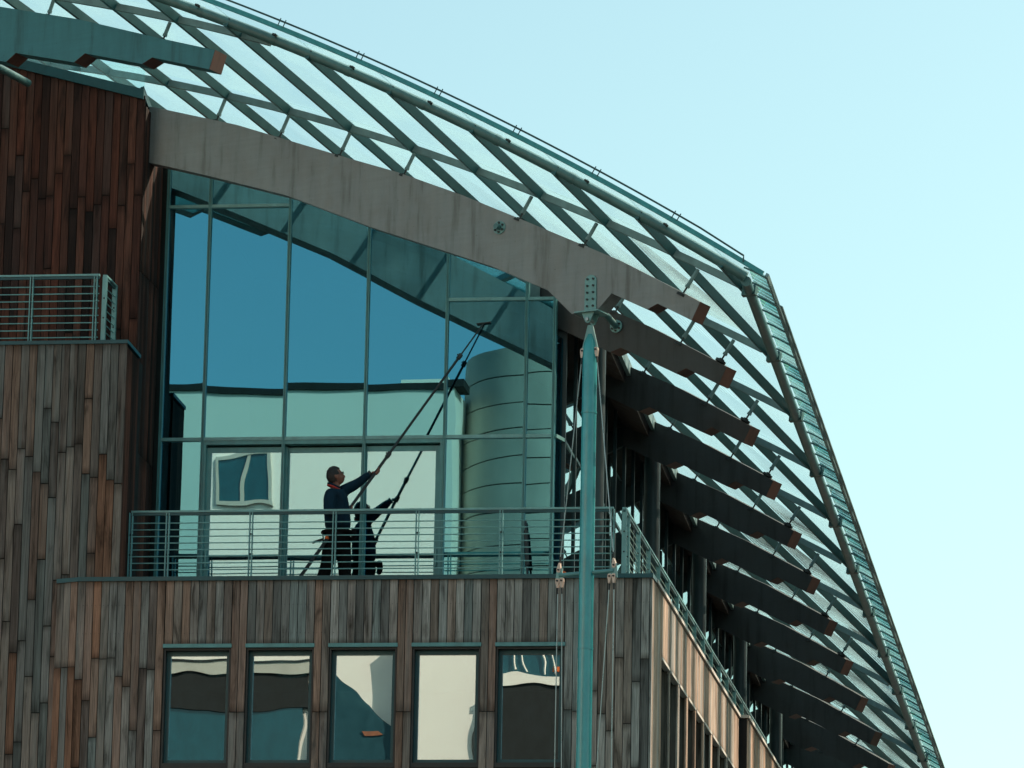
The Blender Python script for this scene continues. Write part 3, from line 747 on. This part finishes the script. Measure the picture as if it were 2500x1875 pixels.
# ---------------------------------------------------------------- mast with cables
mast = empty('support_mast', (MX, MY, 0)); tag(mast, 'slender teal steel mast with bolted head plate and tension cables', 'mast')
minv = Vector((-MX, -MY, 0))
def mp(mb, name, mt, sm=40, par=None):
    o = mb.build(name, mt, par or mast, sm)
    if par is None: o.location = minv
    return o
def mz(py): return float(atY(1436, py, MY)[2])
zpin, zc0, zc1 = mz(783), mz(800), mz(862)
prof = [(0, .105), (6, .100), (10, .094), (12, .091), (14.5, .0885), (zc1, .087), (zc1+.12, .075), (zc0-.08, .03)]
mp(MB().tube([(MX, MY, z) for z, r in prof], [r for z, r in prof], 28), 'shaft', M_MAST)
for zw in (12.35, 15.2):
    mp(MB().tube([(MX, MY, zw), (MX, MY, zw+.02)], .0945, 28), 'weld_ring', M_MAST)
# fork plates
gus = [(-.10, zc1-.03), (.10, zc1-.03), (.105, zc1+.06), (.032, zc0+.03), (-.032, zc0+.03), (-.105, zc1+.06)]
def pl(poly, off, th): return MB().prism([np.array([MX, MY, 0])+UB*p[0]+np.array([0, 0, p[1]])+NB*off for p in poly], NB*th)
mp(pl(gus, -.012, .024), 'cable_gusset', M_PLATE)
clev = [(-.082, zpin+.085), (.082, zpin+.085), (.03, zpin-.03), (0, zpin-.045), (-.03, zpin-.03)]
mp(pl(clev, -.075, .018), 'clevis_plate', M_PLATE); mp(pl(clev, .057, .018), 'clevis_plate', M_PLATE)
mp(MB().tube([np.array([MX, MY, zpin])-NB*.10, np.array([MX, MY, zpin])+NB*.10], .022, 14), 'pin', M_CABLE)
zfl = zpin+.085
fl = [(-.16, -.02), (.16, -.02), (.16, .28), (-.16, .28)]
mp(MB().prism([np.array([MX, MY, zfl])+UB*p[0]+NB*(p[1]-.10) for p in fl], (0, 0, .016)), 'flange_plate', M_PLATE)
z0p, z1p = zfl+.017, mz(672); rr = .077
rnd = [(-rr, z0p), (rr, z0p)]+[(rr*math.cos(t), z1p-rr+rr*math.sin(t)) for t in np.linspace(0, math.pi, 13)]
hp = mp(pl(rnd, -.018, .016), 'head_plate', M_PLATE, None)
for r_ in range(5):
    for sx in (-.039, .039):
        p = np.array([MX, MY, z0p+.075+r_*.083])+UB*sx-NB*.018
        mp(MB().tube([p, p-NB*.016], .0135, 8), 'bolt', M_BLACK, None, hp)
# spreader and cables
zsp = mz(1399)
SL, SR = np.array([MX, MY, zsp])-UB*.365, np.array([MX, MY, zsp])+UB*.365
mp(MB().tube([SL, SR], .026, 12), 'spreader', M_TEAL)
def strand(a, b, r=.0065):
    mp(MB().tube([a, b], r, 6), 'cable', M_CABLE)
def socket(p, q):
    p, q = np.array(p), np.array(q); d = (q-p)/np.linalg.norm(q-p); s = np.cross(d, NB); s /= np.linalg.norm(s)
    poly = [p-d*.030+s*.012, p-d*.02+s*.024, p+d*.01+s*.026, p+d*.085+s*.008, p+d*.085-s*.008, p+d*.01-s*.026, p-d*.02-s*.024, p-d*.030-s*.012]
    o = mp(MB().prism([v-NB*.018 for v in poly], NB*.036), 'cable_socket', M_BRONZE, None)
    mp(MB().tube([p-NB*.03, p+NB*.03], .012, 10), 'socket_pin', M_BLACK, 40, o)
    mp(MB().tube([p+d*.08, p+d*.16], .011, 8), 'turnbuckle', M_BLACK, 40, o)
for s, S in ((-1, SL), (1, SR)):
    pt = np.array([MX, MY, zc1+.03])+UB*s*.092-NB*.015
    pe = S+np.array([0, 0, .065])+UB*s*.006
    socket(pt, pe); socket(pe, pt); strand(pt, pe)
    b1_, b2_ = S+np.array([0, 0, -.065])-UB*.028, S+np.array([0, 0, -.065])+UB*.028
    e1, e2 = np.array([MX, MY, 0.3])+UB*(s*.14-.02), S+UB*.01*s; e2 = np.array([e2[0], e2[1]+.0, 0.2])
    g1 = S+(-UB*.02 if s < 0 else -UB*.05)+np.array([0, 0, -.065]); g2 = g1+UB*.055
    if s < 0: ends = (np.array([g1[0]+.0, g1[1], .2]), np.array([MX-.10, MY, .2]))
    else: ends = (np.array([MX+.02, MY, 8.4]), np.array([g2[0], g2[1], .2]))
    for p_, e_ in zip((g1, g2), ends): socket(p_, e_); strand(p_, e_)
    mp(MB().prism([S+UB*q[0]*1.0+np.array([0, 0, q[1]])-NB*.008 for q in ((-.05, -.085), (.05, -.085), (.035, .085), (-.035, .085))], NB*.016), 'cable_bracket', M_PLATE)
mp(MB().box(MX-.35, MX+.35, MY-.35, MY+.35, 0, .35), 'footing', M_CONC)

# ---------------------------------------------------------------- window cleaner
YM = 1.0
def pp(x, y, dy=0.): return Vector(atY(750+x/5.72, 1130+y/5.72, YM+dy))
def skin_mesh(name, chains, material, parent, sub=2, voxel=None, extra=None):
    """chains: list of lists of (Vector, radius)"""
    vs, es, rad = [], [], []
    for ch in chains:
        for i, (p, r) in enumerate(ch):
            hit = None
            for q, v in enumerate(vs):
                if (v-p).length < 1e-5: hit = q
            if hit is None: vs.append(p.copy()); rad.append(r); hit = len(vs)-1
            if i: es.append((prev, hit))
            prev = hit
    me = bpy.data.meshes.new(name+'_skel'); me.from_pydata([tuple(v) for v in vs], es, [])
    o = bpy.data.objects.new(name, me); C.objects.link(o)
    sm = o.modifiers.new('skin', 'SKIN'); sm.use_smooth_shade = True
    sv = me.skin_vertices[0].data
    for i, r in enumerate(rad):
        rr = r if isinstance(r, tuple) else (r, r); sv[i].radius = rr; sv[i].use_root = (i == 0)
    s2 = o.modifiers.new('sub', 'SUBSURF'); s2.levels = sub; s2.render_levels = sub
    dg = bpy.context.evaluated_depsgraph_get(); nm = bpy.data.meshes.new_from_object(o.evaluated_get(dg))
    bpy.data.objects.remove(o)
    if extra or voxel:
        bm = bmesh.new(); bm.from_mesh(nm)
        for em in (extra or []): bm.from_mesh(em)
        bm.to_mesh(nm); bm.free()
    o = bpy.data.objects.new(name, nm); C.objects.link(o)
    if voxel:
        rm = o.modifiers.new('remesh', 'REMESH'); rm.mode = 'VOXEL'; rm.voxel_size = voxel; rm.use_smooth_shade = True
        sm2 = o.modifiers.new('smooth', 'SMOOTH'); sm2.factor = .5; sm2.iterations = 3
        dg = bpy.context.evaluated_depsgraph_get(); n2 = bpy.data.meshes.new_from_object(o.evaluated_get(dg)); bpy.data.objects.remove(o)
        o = bpy.data.objects.new(name, n2); C.objects.link(o); nm = n2
    nm.materials.clear(); nm.materials.append(material)
    for p in nm.polygons: p.use_smooth = True
    if parent: o.parent = parent
    return o
M_SKIN = paint_mat('skin', (.20, .075, .05), .55, var=.12, scale=25)
M_HAIR = paint_mat('dark_brown_hair', (.010, .007, .006), .6, var=.5, scale=60)
M_NAVY = paint_mat('navy_fleece', (.007, .024, .042), .95, var=.3, scale=18, spec=.1)
M_RED = paint_mat('red_collar', (.35, .02, .015), .8)
M_TROU = paint_mat('black_trousers', (.006, .006, .007), .9, var=.4, scale=14, spec=.1)
M_ORANGE = paint_mat('orange_cloth', (.75, .13, .02), .8)
M_RUB = paint_mat('carbon_pole', (.012, .013, .014), .35)
pbase = pp(410, 1560); pbase.z = ZF
person = empty('person', tuple(pbase)); tag(person, 'person in navy sweater and black trousers cleaning the glass with a long pole', 'person')
pin = -pbase
# pole geometry first, so that hands can close on it
tip = Vector(atY(1181, 789, YG-.03)); 
hand1 = pp(968, 118, .18)
butt_dir = (hand1-tip).normalized(); butt = hand1+butt_dir*2.05
def onpole(t): return hand1+butt_dir*t
hand2 = onpole(.62)
# head
def head_mesh():
    bm = bmesh.new(); bmesh.ops.create_uvsphere(bm, u_segments=36, v_segments=28, radius=1)
    for v in bm.verts:
        x, y, z = v.co; # face towards +x
        X = x*.098; Y = y*.077; Z = z*.118
        if x > 0: X = x*.092+(.014 if z < -.25 else 0)*x            # jaw forward
        if z < -.2: Y *= 1-.28*(-z-.2); 
        if z < -.35 and x < .1: X *= .80
        if x > .75 and -.18 < z < .22: X -= .006                      # eye plane
        d = math.exp(-((y*.077)**2/.00022+((z+.16)*.118)**2/.0006)) if x > .3 else 0
        X += .028*d                                                    # nose
        if x > .5: X += .008*math.exp(-((y*.077)**2/.0006+((z+.62)*.118)**2/.00012))   # lips
        if x > .45: X += .012*math.exp(-((y*.077)**2/.0005+((z+.92)*.118)**2/.0004))   # chin
        if x > .6: X += .007*math.exp(-(((z-.18)*.118)**2/.0001))       # brow
        v.co = (X, Y, Z)
    for s in (-1, 1):                                                  # ears
        r = bmesh.ops.create_uvsphere(bm, u_segments=12, v_segments=8, radius=1)
        for v in r['verts']:
            v.co = Vector((v.co.x*.020-.008, s*.078+v.co.y*.010, v.co.z*.034-.006))
    me = bpy.data.meshes.new('head'); bm.to_mesh(me); bm.free(); return me
HC = pp(398, 190, .0); HM = Matrix.Translation(HC) @ Matrix.Rotation(R(14), 4, 'Z') @ Matrix.Rotation(R(-20), 4, 'Y')
hm = head_mesh(); hm.transform(HM)
def hp_(x, y, z): return HM @ Vector((x, y, z))
sh_c = pp(405, 400)
shL, shR = pp(500, 395, .10), pp(315, 420, -.13)
elL = pp(690, 295, .17); wrL = pp(892, 142, .19)
elR = pp(300, 720, -.25); wrR = hand2+Vector((-.10, -.055, -.01))
hipL, hipR = pp(500, 1120, .06), pp(330, 1120, -.06)
knL, knR = pp(520, 1420, .08), pp(285, 1400, -.05)
anL, anR = Vector((pp(520, 1560).x+.02, YM+.10, ZF+.09)), Vector((pp(225, 1560).x-.10, YM-.02, ZF+.09))
pel = pp(425, 1050); waist = pp(425, 850); chest = pp(408, 540); neck = pp(400, 365)
def hand_chains(wr, palm, fdir, side, curl):
    """five fingers around the pole axis butt_dir at point palm"""
    ax = butt_dir.normalized(); f = (fdir-ax*fdir.dot(ax)).normalized(); o_ = ax.cross(f).normalized()*side
    ch = [[(wr, .026), (wr.lerp(palm, .55), (.030, .022)), (palm, (.033, .020))]]
    for i in range(4):
        b = palm+ax*(-.030+i*.021); L = (.95, 1.05, 1.0, .82)[i]
        c0 = palm+o_*.024+ax*(-.030+i*.021)
        pts = [(palm.lerp(b, .6), .012), (b+f*.022*L, .0095)]
        for a in (50, 110, 165): pts.append((c0+f*(.026*math.cos(R(90-a))) - o_*(.026*math.cos(R(a)))+f*.004, .0085))
        ch.append(pts)
    t0_ = palm-ax*.03
    ch.append([(palm.lerp(wr, .45), .014), (t0_-f*.012+o_*.016-ax*.012, .011), (t0_+f*.004+o_*.040-ax*.018, .010), (t0_+f*.022+o_*.046-ax*.016, .0085)])
    return ch
fd1 = (hand1-wrL).normalized(); ax_ = butt_dir
oo = ax_.cross((fd1-ax_*fd1.dot(ax_)).normalized())
palm1 = hand1-oo*.024*1; palm2 = hand2-ax_.cross((Vector((1, .3, .2))-ax_*Vector((1, .3, .2)).dot(ax_)).normalized())*.024
chains = [[(pel, .11), (waist, .12), (chest, .11), (neck, .058), (neck.lerp(HC, .45), .054), (HC+Vector((-.01, 0, -.02)), .05)],
          [(chest.lerp(shL, .3), .06), (shL, .055), (elL, .042), (wrL, .026)], [(chest.lerp(shR, .3), .06), (shR, .055), (elR, .042), (wrR, .026)],
          [(pel, .09), (hipL, .08), (knL, .055), (anL, .04)], [(pel, .09), (hipR, .08), (knR, .055), (anR, .04)]]
bodyc = chains+[]
body = skin_mesh('body', [bodyc[0]], M_SKIN, person, 2)
parts_ = [hm]
def chain_mesh(chs):
    bm = bmesh.new()
    for ch in chs:
        t = skin_mesh('tmp', [ch], M_SKIN, None, 1); bm.from_mesh(t.data); bpy.data.objects.remove(t)
    me = bpy.data.meshes.new('hand'); bm.to_mesh(me); bm.free(); return me
parts_ += [chain_mesh(bodyc[1:])]
parts_ += [chain_mesh(hand_chains(wrL, palm1, fd1, 1, 1)), chain_mesh(hand_chains(wrR, palm2, Vector((1, .3, .2)), 1, 1))]
bm = bmesh.new(); bm.from_mesh(body.data)
for q in parts_: bm.from_mesh(q)
bmesh.ops.recalc_face_normals(bm, faces=bm.faces)
bm.to_mesh(body.data); bm.free()
rm = body.modifiers.new('remesh', 'REMESH'); rm.mode = 'VOXEL'; rm.voxel_size = .0055; rm.use_smooth_shade = True
dg = bpy.context.evaluated_depsgraph_get(); bmesh_new = bpy.data.meshes.new_from_object(body.evaluated_get(dg)); body.modifiers.clear(); body.data = bmesh_new
bm = bmesh.new(); bm.from_mesh(body.data); bm.verts.ensure_lookup_table(); seen = set(); isl = []
for v in bm.verts:
    if v.index in seen: continue
    st, comp = [v], []; seen.add(v.index)
    while st:
        q = st.pop(); comp.append(q)
        for e in q.link_edges:
            w = e.other_vert(q)
            if w.index not in seen: seen.add(w.index); st.append(w)
    isl.append(comp)
isl.sort(key=len, reverse=True); print('ISLANDS', [len(i) for i in isl])
for comp in isl[1:]: bmesh.ops.delete(bm, geom=comp, context='VERTS')
bm.to_mesh(body.data); bm.free()
body.data.materials.clear(); body.data.materials.append(M_SKIN)
for p in body.data.polygons: p.use_smooth = True
body.location = pin
# clothing
sw_ch = [[(pp(425, 955), (.185, .165)), (pp(428, 860), (.205, .18)), (pp(420, 700), (.200, .175)), (pp(405, 540), (.190, .17)), (pp(398, 430), (.135, .125)), (pp(395, 365), (.075, .07))],
         [(pp(405, 540), (.190, .17)), (shL.lerp(pp(405, 430), .2), .082), (shL.lerp(elL, .5), .078), (elL, .066), (elL.lerp(wrL, .6), .054), (wrL, .042)],
         [(pp(405, 540), (.190, .17)), (shR.lerp(pp(405, 430), .2), .085), (shR.lerp(elR, .5), .080), (elR, .070), (elR.lerp(wrR, .6), .054), (wrR, .042)]]
swo = skin_mesh('sweater', sw_ch, M_NAVY, person, 2, voxel=.012); swo.location = pin
tr_ch = [[(pp(425, 900), (.165, .15)), (pp(425, 1010), (.185, .16)), (pp(422, 1100), (.185, .16)), (hipL.lerp(knL, .25), .115), (hipL.lerp(knL, .75), .095), (knL, .088), (knL.lerp(anL, .5), .082), (anL+Vector((0, 0, .0)), .078)],
         [(pp(422, 1100), (.185, .16)), (hipR.lerp(knR, .25), .115), (hipR.lerp(knR, .75), .095), (knR, .088), (knR.lerp(anR, .5), .082), (anR, .078)]]
tro = skin_mesh('trousers', tr_ch, M_TROU, person, 2, voxel=.012); tro.location = pin
for a_ in (anL, anR):
    s_ = skin_mesh('shoe', [[(a_+Vector((-.06, 0, -.045)), .042), (a_+Vector((.02, .0, -.04)), .046), (a_+Vector((.10, .02, -.05)), .042), (a_+Vector((.17, .03, -.058)), .032)]], M_BLACK, person, 2); s_.location = pin
# collar
colr = MB().tube([neck+Vector((-.02+.078*math.cos(t), .07*math.sin(t), .015-.035*math.cos(t))) for t in np.linspace(0, 2*math.pi, 24)], .014, 8).build('collar', M_RED, person, 60); colr.location = pin
colr2 = MB().tube([neck+Vector((-.025+.070*math.cos(t), .064*math.sin(t), .04-.03*math.cos(t))) for t in np.linspace(0, 2*math.pi, 24)], .016, 8).build('collar', M_NAVY, person, 60); colr2.location = pin
# hair cap
def hair_mesh():
    bm = bmesh.new(); bmesh.ops.create_uvsphere(bm, u_segments=40, v_segments=30, radius=1)
    rnd_ = random.Random(3)
    for v in bm.verts:
        x, y, z = v.co; k = 1+rnd_.uniform(-.02, .05)
        v.co = (x*.106*k-.006, y*.085*k, z*.127*k+.004)
    dl = [v for v in bm.verts if (v.co.x > .045 and v.co.z < .060) or (v.co.x > .075 and v.co.z < .075) or (v.co.z < -.075) or (v.co.x > -.02 and v.co.z < -.005)]
    bmesh.ops.delete(bm, geom=dl, context='VERTS')
    for i in range(60):
        a = rnd_.uniform(1.6, 4.7); p = Vector((.095*math.cos(a), .078*math.sin(a), rnd_.uniform(-.08, .08))); q = p*1.0+Vector((.018*math.cos(a), .014*math.sin(a), -.03)); w = Vector((-math.sin(a), math.cos(a), 0))*.006
        vv = [bm.verts.new(p-w), bm.verts.new(p+w), bm.verts.new(q)]; bm.faces.new(vv)
    me = bpy.data.meshes.new('hair'); bm.to_mesh(me); bm.free(); me.transform(HM); me.materials.append(M_HAIR); return me
ho = bpy.data.objects.new('hair', hair_mesh()); C.objects.link(ho); ho.parent = person; ho.location = pin
for p in ho.data.polygons: p.use_smooth = True
gls = MB()
for s in (-1, 1):
    cc = [hp_(.101, s*.033+.024*math.cos(t), .012+.016*math.sin(t)) for t in np.linspace(0, 2*math.pi, 14)]; gls.tube(cc, .0028, 5)
    gls.tube([hp_(.098, s*.058, .016), hp_(.0, s*.080, .012)], .0028, 5)
gls.tube([hp_(.103, -.01, .014), hp_(.103, .01, .014)], .0025, 5)
q = gls.build('glasses', M_BLACK, person, 60); q.location = pin
wd = (elL-wrL).normalized(); wc = wrL+wd*.012
q = MB().tube([wc-wd*.014, wc+wd*.014], .040, 14).build('wristwatch', M_BLACK, person, 40); q.location = pin
# belt with pouch and squeegee
bl = MB().tube([pp(425, 975)+Vector((.185*math.cos(t), .150*math.sin(t), 0)) for t in np.linspace(0, 2*math.pi, 28)], .024, 8).build('tool_belt', M_TROU, person, 60); bl.location = pin
pc = pp(640, 1010, -.02)
q = skin_mesh('belt_pouch', [[(pc+Vector((.005, 0, .09)), (.042, .035)), (pc+Vector((.012, 0, .03)), (.06, .045)), (pc+Vector((.015, 0, -.05)), (.056, .042)), (pc+Vector((-.01, 0, -.10)), (.035, .03))]], M_TROU, person, 2); q.location = pin
q = MB().tube([pp(230, 1065, -.15), pp(70, 1115, -.17)], .016, 10).tube([pp(228, 1060, -.15), pp(212, 975, -.16)], .009, 8).build('squeegee', M_RUB, person, 40); q.location = pin
q = skin_mesh('cleaning_cloth', [[(pp(245, 1035, -.16), .026), (pp(280, 1040, -.16), .028), (pp(300, 1075, -.15), .018)]], M_ORANGE, person, 2); q.location = pin
q = skin_mesh('belt_pouch', [[(pp(255, 1060, -.10), (.05, .04)), (pp(250, 1140, -.10), (.06, .045)), (pp(275, 1230, -.09), (.04, .04))]], M_TROU, person, 2); q.location = pin
# the pole
pole = empty('cleaning_pole', tuple(butt)); tag(pole, 'long black telescopic cleaning pole held up against the glass', 'pole')
pinv = -butt
def pol(mb, nm, mt):
    o = mb.build(nm, mt, pole, 40); o.location = pinv; return o
Lp = (butt-tip).length; pv = lambda t: butt.lerp(tip, t/Lp)
secs = [(0, 1.25, .022), (1.2, 2.35, .0195), (2.3, Lp-.55, .0165), (Lp-.6, Lp, .010)]
for a, b, r in secs: pol(MB().tube([pv(a), pv(b)], r, 10), 'pole_section', M_RUB)
for t in (1.22, 2.32, Lp-.57):
    pol(MB().tube([pv(t-.035), pv(t+.035)], .029, 10).tube([pv(t)+Vector((0, 0, .012)), pv(t)+Vector((-.03, -.01, .03))], .009, 6), 'clamp', M_BLACK)
pol(MB().tube([tip+Vector((-.09, -.005, -.01)), tip+Vector((.09, -.005, .01))], .010, 8), 'brush_head', M_BLACK)
# things left on the balcony
q = pp(0, 0); oc = Vector(atY(1374, 1397, .42))
o = skin_mesh('cleaning_cloth', [[(oc+Vector((-.05, 0, -.03)), .03), (oc+Vector((0, 0, -.012)), .04), (oc+Vector((.05, 0, -.03)), .032)]], M_ORANGE, None, 2)
tag(o, 'crumpled orange cloth on the balcony edge beside the mast', 'cloth')
o = MB().tube([(oc.x-.02, oc.y-.01, ZF), (oc.x-.02, oc.y-.01, oc.z-.05)], .10, 16, r2=.12).build('bucket', M_BLACK, None, 40); tag(o, 'black bucket under the orange cloth behind the balcony edge', 'bucket')
bx0 = Vector(atY(1283, 1272, YG-.06)); bx1 = Vector((bx0.x+.10, YG-.30, ZF))
br = empty('leaning_squeegee', tuple(bx1)); tag(br, 'black squeegee leaning on the glass near the corner mullion', 'squeegee')
o = MB().tube([bx0, bx1], .014, 8).build('handle', M_RUB, br, 40); o.location = -bx1
o = MB().tube([bx0.lerp(bx1, .1), bx0.lerp(bx1, .45)], .028, 10).build('sleeve', M_BLACK, br, 40); o.location = -bx1

# ---------------------------------------------------------------- buildings across the quay (seen as reflections)
M_PALE = paint_mat('pale_render', (.95, .80, .70), .9, var=.05, scale=.6)
M_STONE = paint_mat('grey_green_stone', (.50, .44, .37), .7, var=.15, scale=2)
M_JOINT = paint_mat('dark_joint', (.014, .013, .012), .8)
M_OWIN = paint_mat('far_window', (.008, .06, .075), .12, spec=.9)
YP = -30
def refl(px, Yg=None):
    Yg = YG if Yg is None else Yg; P = atY(px[0], px[1], Yg); d = (P-CAM); d = d/d[1]; return P+np.array([d[0], -1, d[2]])*(Yg-YP)
pale = empty('pale_building', (-24, YP-8, 0)); tag(pale, 'pale rendered building with dark coping mirrored in the glass wall', 'building')
pinv2 = Vector((24, -YP+8, 0))
def pb(mb, nm, mt, par=None, sm=None):
    o = mb.build(nm, mt, par or pale, sm)
    if par is None: o.location = pinv2
    return o
PZ = float(refl((700, 950))[2]); DX0 = float(refl((1092, 960))[0]); DZ = float(refl((1250, 845))[2])
pb(MB().box(-42, DX0+.1, YP-16, YP, 0, PZ), 'wall', M_PALE)
pb(MB().box(-42.05, DX0+.25, YP-.6, YP+.05, PZ+.001, PZ+.13), 'coping', M_JOINT)
ha, hb = float(refl((955, 935))[0]), float(refl((1062, 935))[0])
pb(MB().box(ha, hb, YP-2.2, YP-1.4, PZ, PZ+.55), 'roof_hatch', M_PALE)
wl, wh = refl((535, 1225)), refl((660, 1110))
wins = [(float(wl[0]), float(wh[0]), float(wl[2]), float(wh[2]))]+[(x_, x_+1.2, float(wl[2]), float(wh[2])) for x_ in (-16, -19.5, -23)]
for (a, b, z0, z1) in wins:
    w_ = pb(MB().box(a, b, YP+.001, YP+.03, z0, z1), 'window', M_OWIN)
    pb(MB().box(a-.06, a, YP+.002, YP+.07, z0-.06, z1+.06).box(b, b+.06, YP+.002, YP+.07, z0-.06, z1+.06).box(a, b, YP+.002, YP+.07, z1, z1+.06).box(a, b, YP+.002, YP+.07, z0-.06, z0).box((a+b)/2-.03, (a+b)/2+.03, YP+.031, YP+.06, z0, z1), 'window_frame', M_STONE, par=w_)
YW = .156
def rw(x, y): return refl((x*1.1302, y*1.1302), YW)
# canopy, dark glazing and roofs mirrored in the lower windows
ca, cb = float(rw(300, 1450)[0]), float(rw(676, 1450)[0]); c1, c2, c3, c4 = [float(rw(550, v)[2]) for v in (1432, 1458, 1535, 1660)]
pb(MB().box(ca-4, cb, YP+.001, YP+.20, c2, c1), 'canopy_fascia', M_STONE)
pb(MB().box(ca-4, cb+.02, YP+.001, YP+.22, c1+.001, c1+.04), 'canopy_edge', M_JOINT)
pb(MB().box(ca-3.9, cb-.05, YP+.001, YP+.15, c3, c2-.001), 'dark_band', M_JOINT)
pb(MB().box(ca-3.9, cb-.2, YP+.001, YP+.10, 10, c3-.001), 'glazing', M_OWIN)
q1, q2, q3 = rw(722, 1462), rw(800, 1520), rw(866, 1588)
M_DROOF = paint_mat('dark_teal_roof', (.008, .055, .07), .5)
pb(MB().prism([(q1[0]-.3, YP+.001, q1[2]+.05), (q1[0], YP+.001, q1[2]), (q2[0], YP+.001, q2[2]), (q3[0]+.05, YP+.001, q3[2]-.05), (q3[0]+.05, YP+.001, 10), (q1[0]-.3, YP+.001, 10)], (0, .2, 0)), 'stair_roof', M_DROOF)
l1 = rw(790, 1588); pb(MB().prism([(l1[0], YP+.202, l1[2]), (l1[0]+.36, YP+.202, l1[2]), (l1[0]+.28, YP+.202, l1[2]+.07), (l1[0]-.05, YP+.202, l1[2]+.07)], (0, .03, 0)), 'lamp_panel', paint_mat('lamp_orange', (.30, .10, .05), .8))  # orange lamp panel mirrored in a window, its glow given as flat colour
a1, a2, a3 = rw(895, 1400), rw(1040, 1400), rw(1075, 1400)
pb(MB().box(float(a1[0])-.1, float(a2[0]), YP+.001, YP+.5, 8, c1+.55), 'annex', M_PALE)
g1, g2 = float(rw(1085, 1400)[0]), float(rw(1245, 1400)[0])+1.0
lan = pb(MB().box(g1, g2, YP+.3, YP+.8, float(rw(1100, 1480)[2]), c1+.7), 'glazed_lantern', M_OWIN)
pb(MB().box(g1-.05, g2+.05, YP+.25, YP+.82, 8, float(rw(1100, 1500)[2])), 'lantern_base', M_JOINT)
pb(MB().box(g1-.06, g2+.06, YP+.25, YP+.86, float(rw(1100, 1500)[2])+.001, float(rw(1100, 1481)[2])), 'lantern_sill', M_PALE)
for (xa_, ya_, xb_, yb_) in ((1165, 1425, 1232, 1432), (1208, 1465, 1232, 1472)):
    p_, q_ = rw(xa_, ya_), rw(xb_, yb_); pb(MB().box(float(p_[0]), float(q_[0]), YP+.801, YP+.84, float(q_[2]), float(p_[2])), 'orange_bar', M_ORANGE, par=None)  # flat orange bars on the lantern front
for t_ in (1115, 1135, 1180, 1200):
    p_ = rw(t_, 1410); q_ = rw(t_+14, 1476); pb(MB().tube([(p_[0], YP+.85, p_[2]), (q_[0], YP+.85, q_[2])], .018, 6), 'lantern_bar', M_PALE)
DR = 1.85; DCX = DX0+DR
drum = empty('stone_drum_tower', (DCX, YP-1.9, 0)); tag(drum, 'rounded grey stone tower with thin horizontal joints mirrored in the glass wall', 'tower')
dinv = Vector((-DCX, -YP+1.9, 0))
NCRS = 46; chh = DZ/NCRS
for i in range(NCRS):
    z0 = i*chh
    o = MB().tube([(DCX, YP-1.9, z0+.025), (DCX, YP-1.9, z0+chh)], DR, 40).build('stone_course', M_STONE, drum, 40); o.location = dinv
o = MB().tube([(DCX, YP-1.9, 0), (DCX, YP-1.9, DZ-.03)], DR-.03, 40).build('joint_core', M_JOINT, drum, 40); o.location = dinv

# ---------------------------------------------------------------- unseen finned block, added to streak the sunlight on the side wall
nb = empty('added_sun_screen', (22, 22, 0)); tag(nb, 'unseen grey block with upright fins, added to streak the sunlight', 'building')
ninv = Vector((-22, -22, 0))
o = MB().box(16, 34, -2, 44, 0, 25.2).build('wall', M_STONE, nb); o.location = ninv
o = MB().box(15.9, 34.1, -2.1, 44.1, 25.201, 25.35).build('coping', M_JOINT, nb); o.location = ninv
y = 3.0; rn = random.Random(11)
while y < 40:
    w = rn.choice([.35, .5, .7, .95]); o = MB().box(16.1, 16.16, y, y+w, 25.351, 30.4).build('shadow_fin', M_STONE, nb); o.location = ninv
    y += w+rn.choice([.4, .55, .75, 1.0])
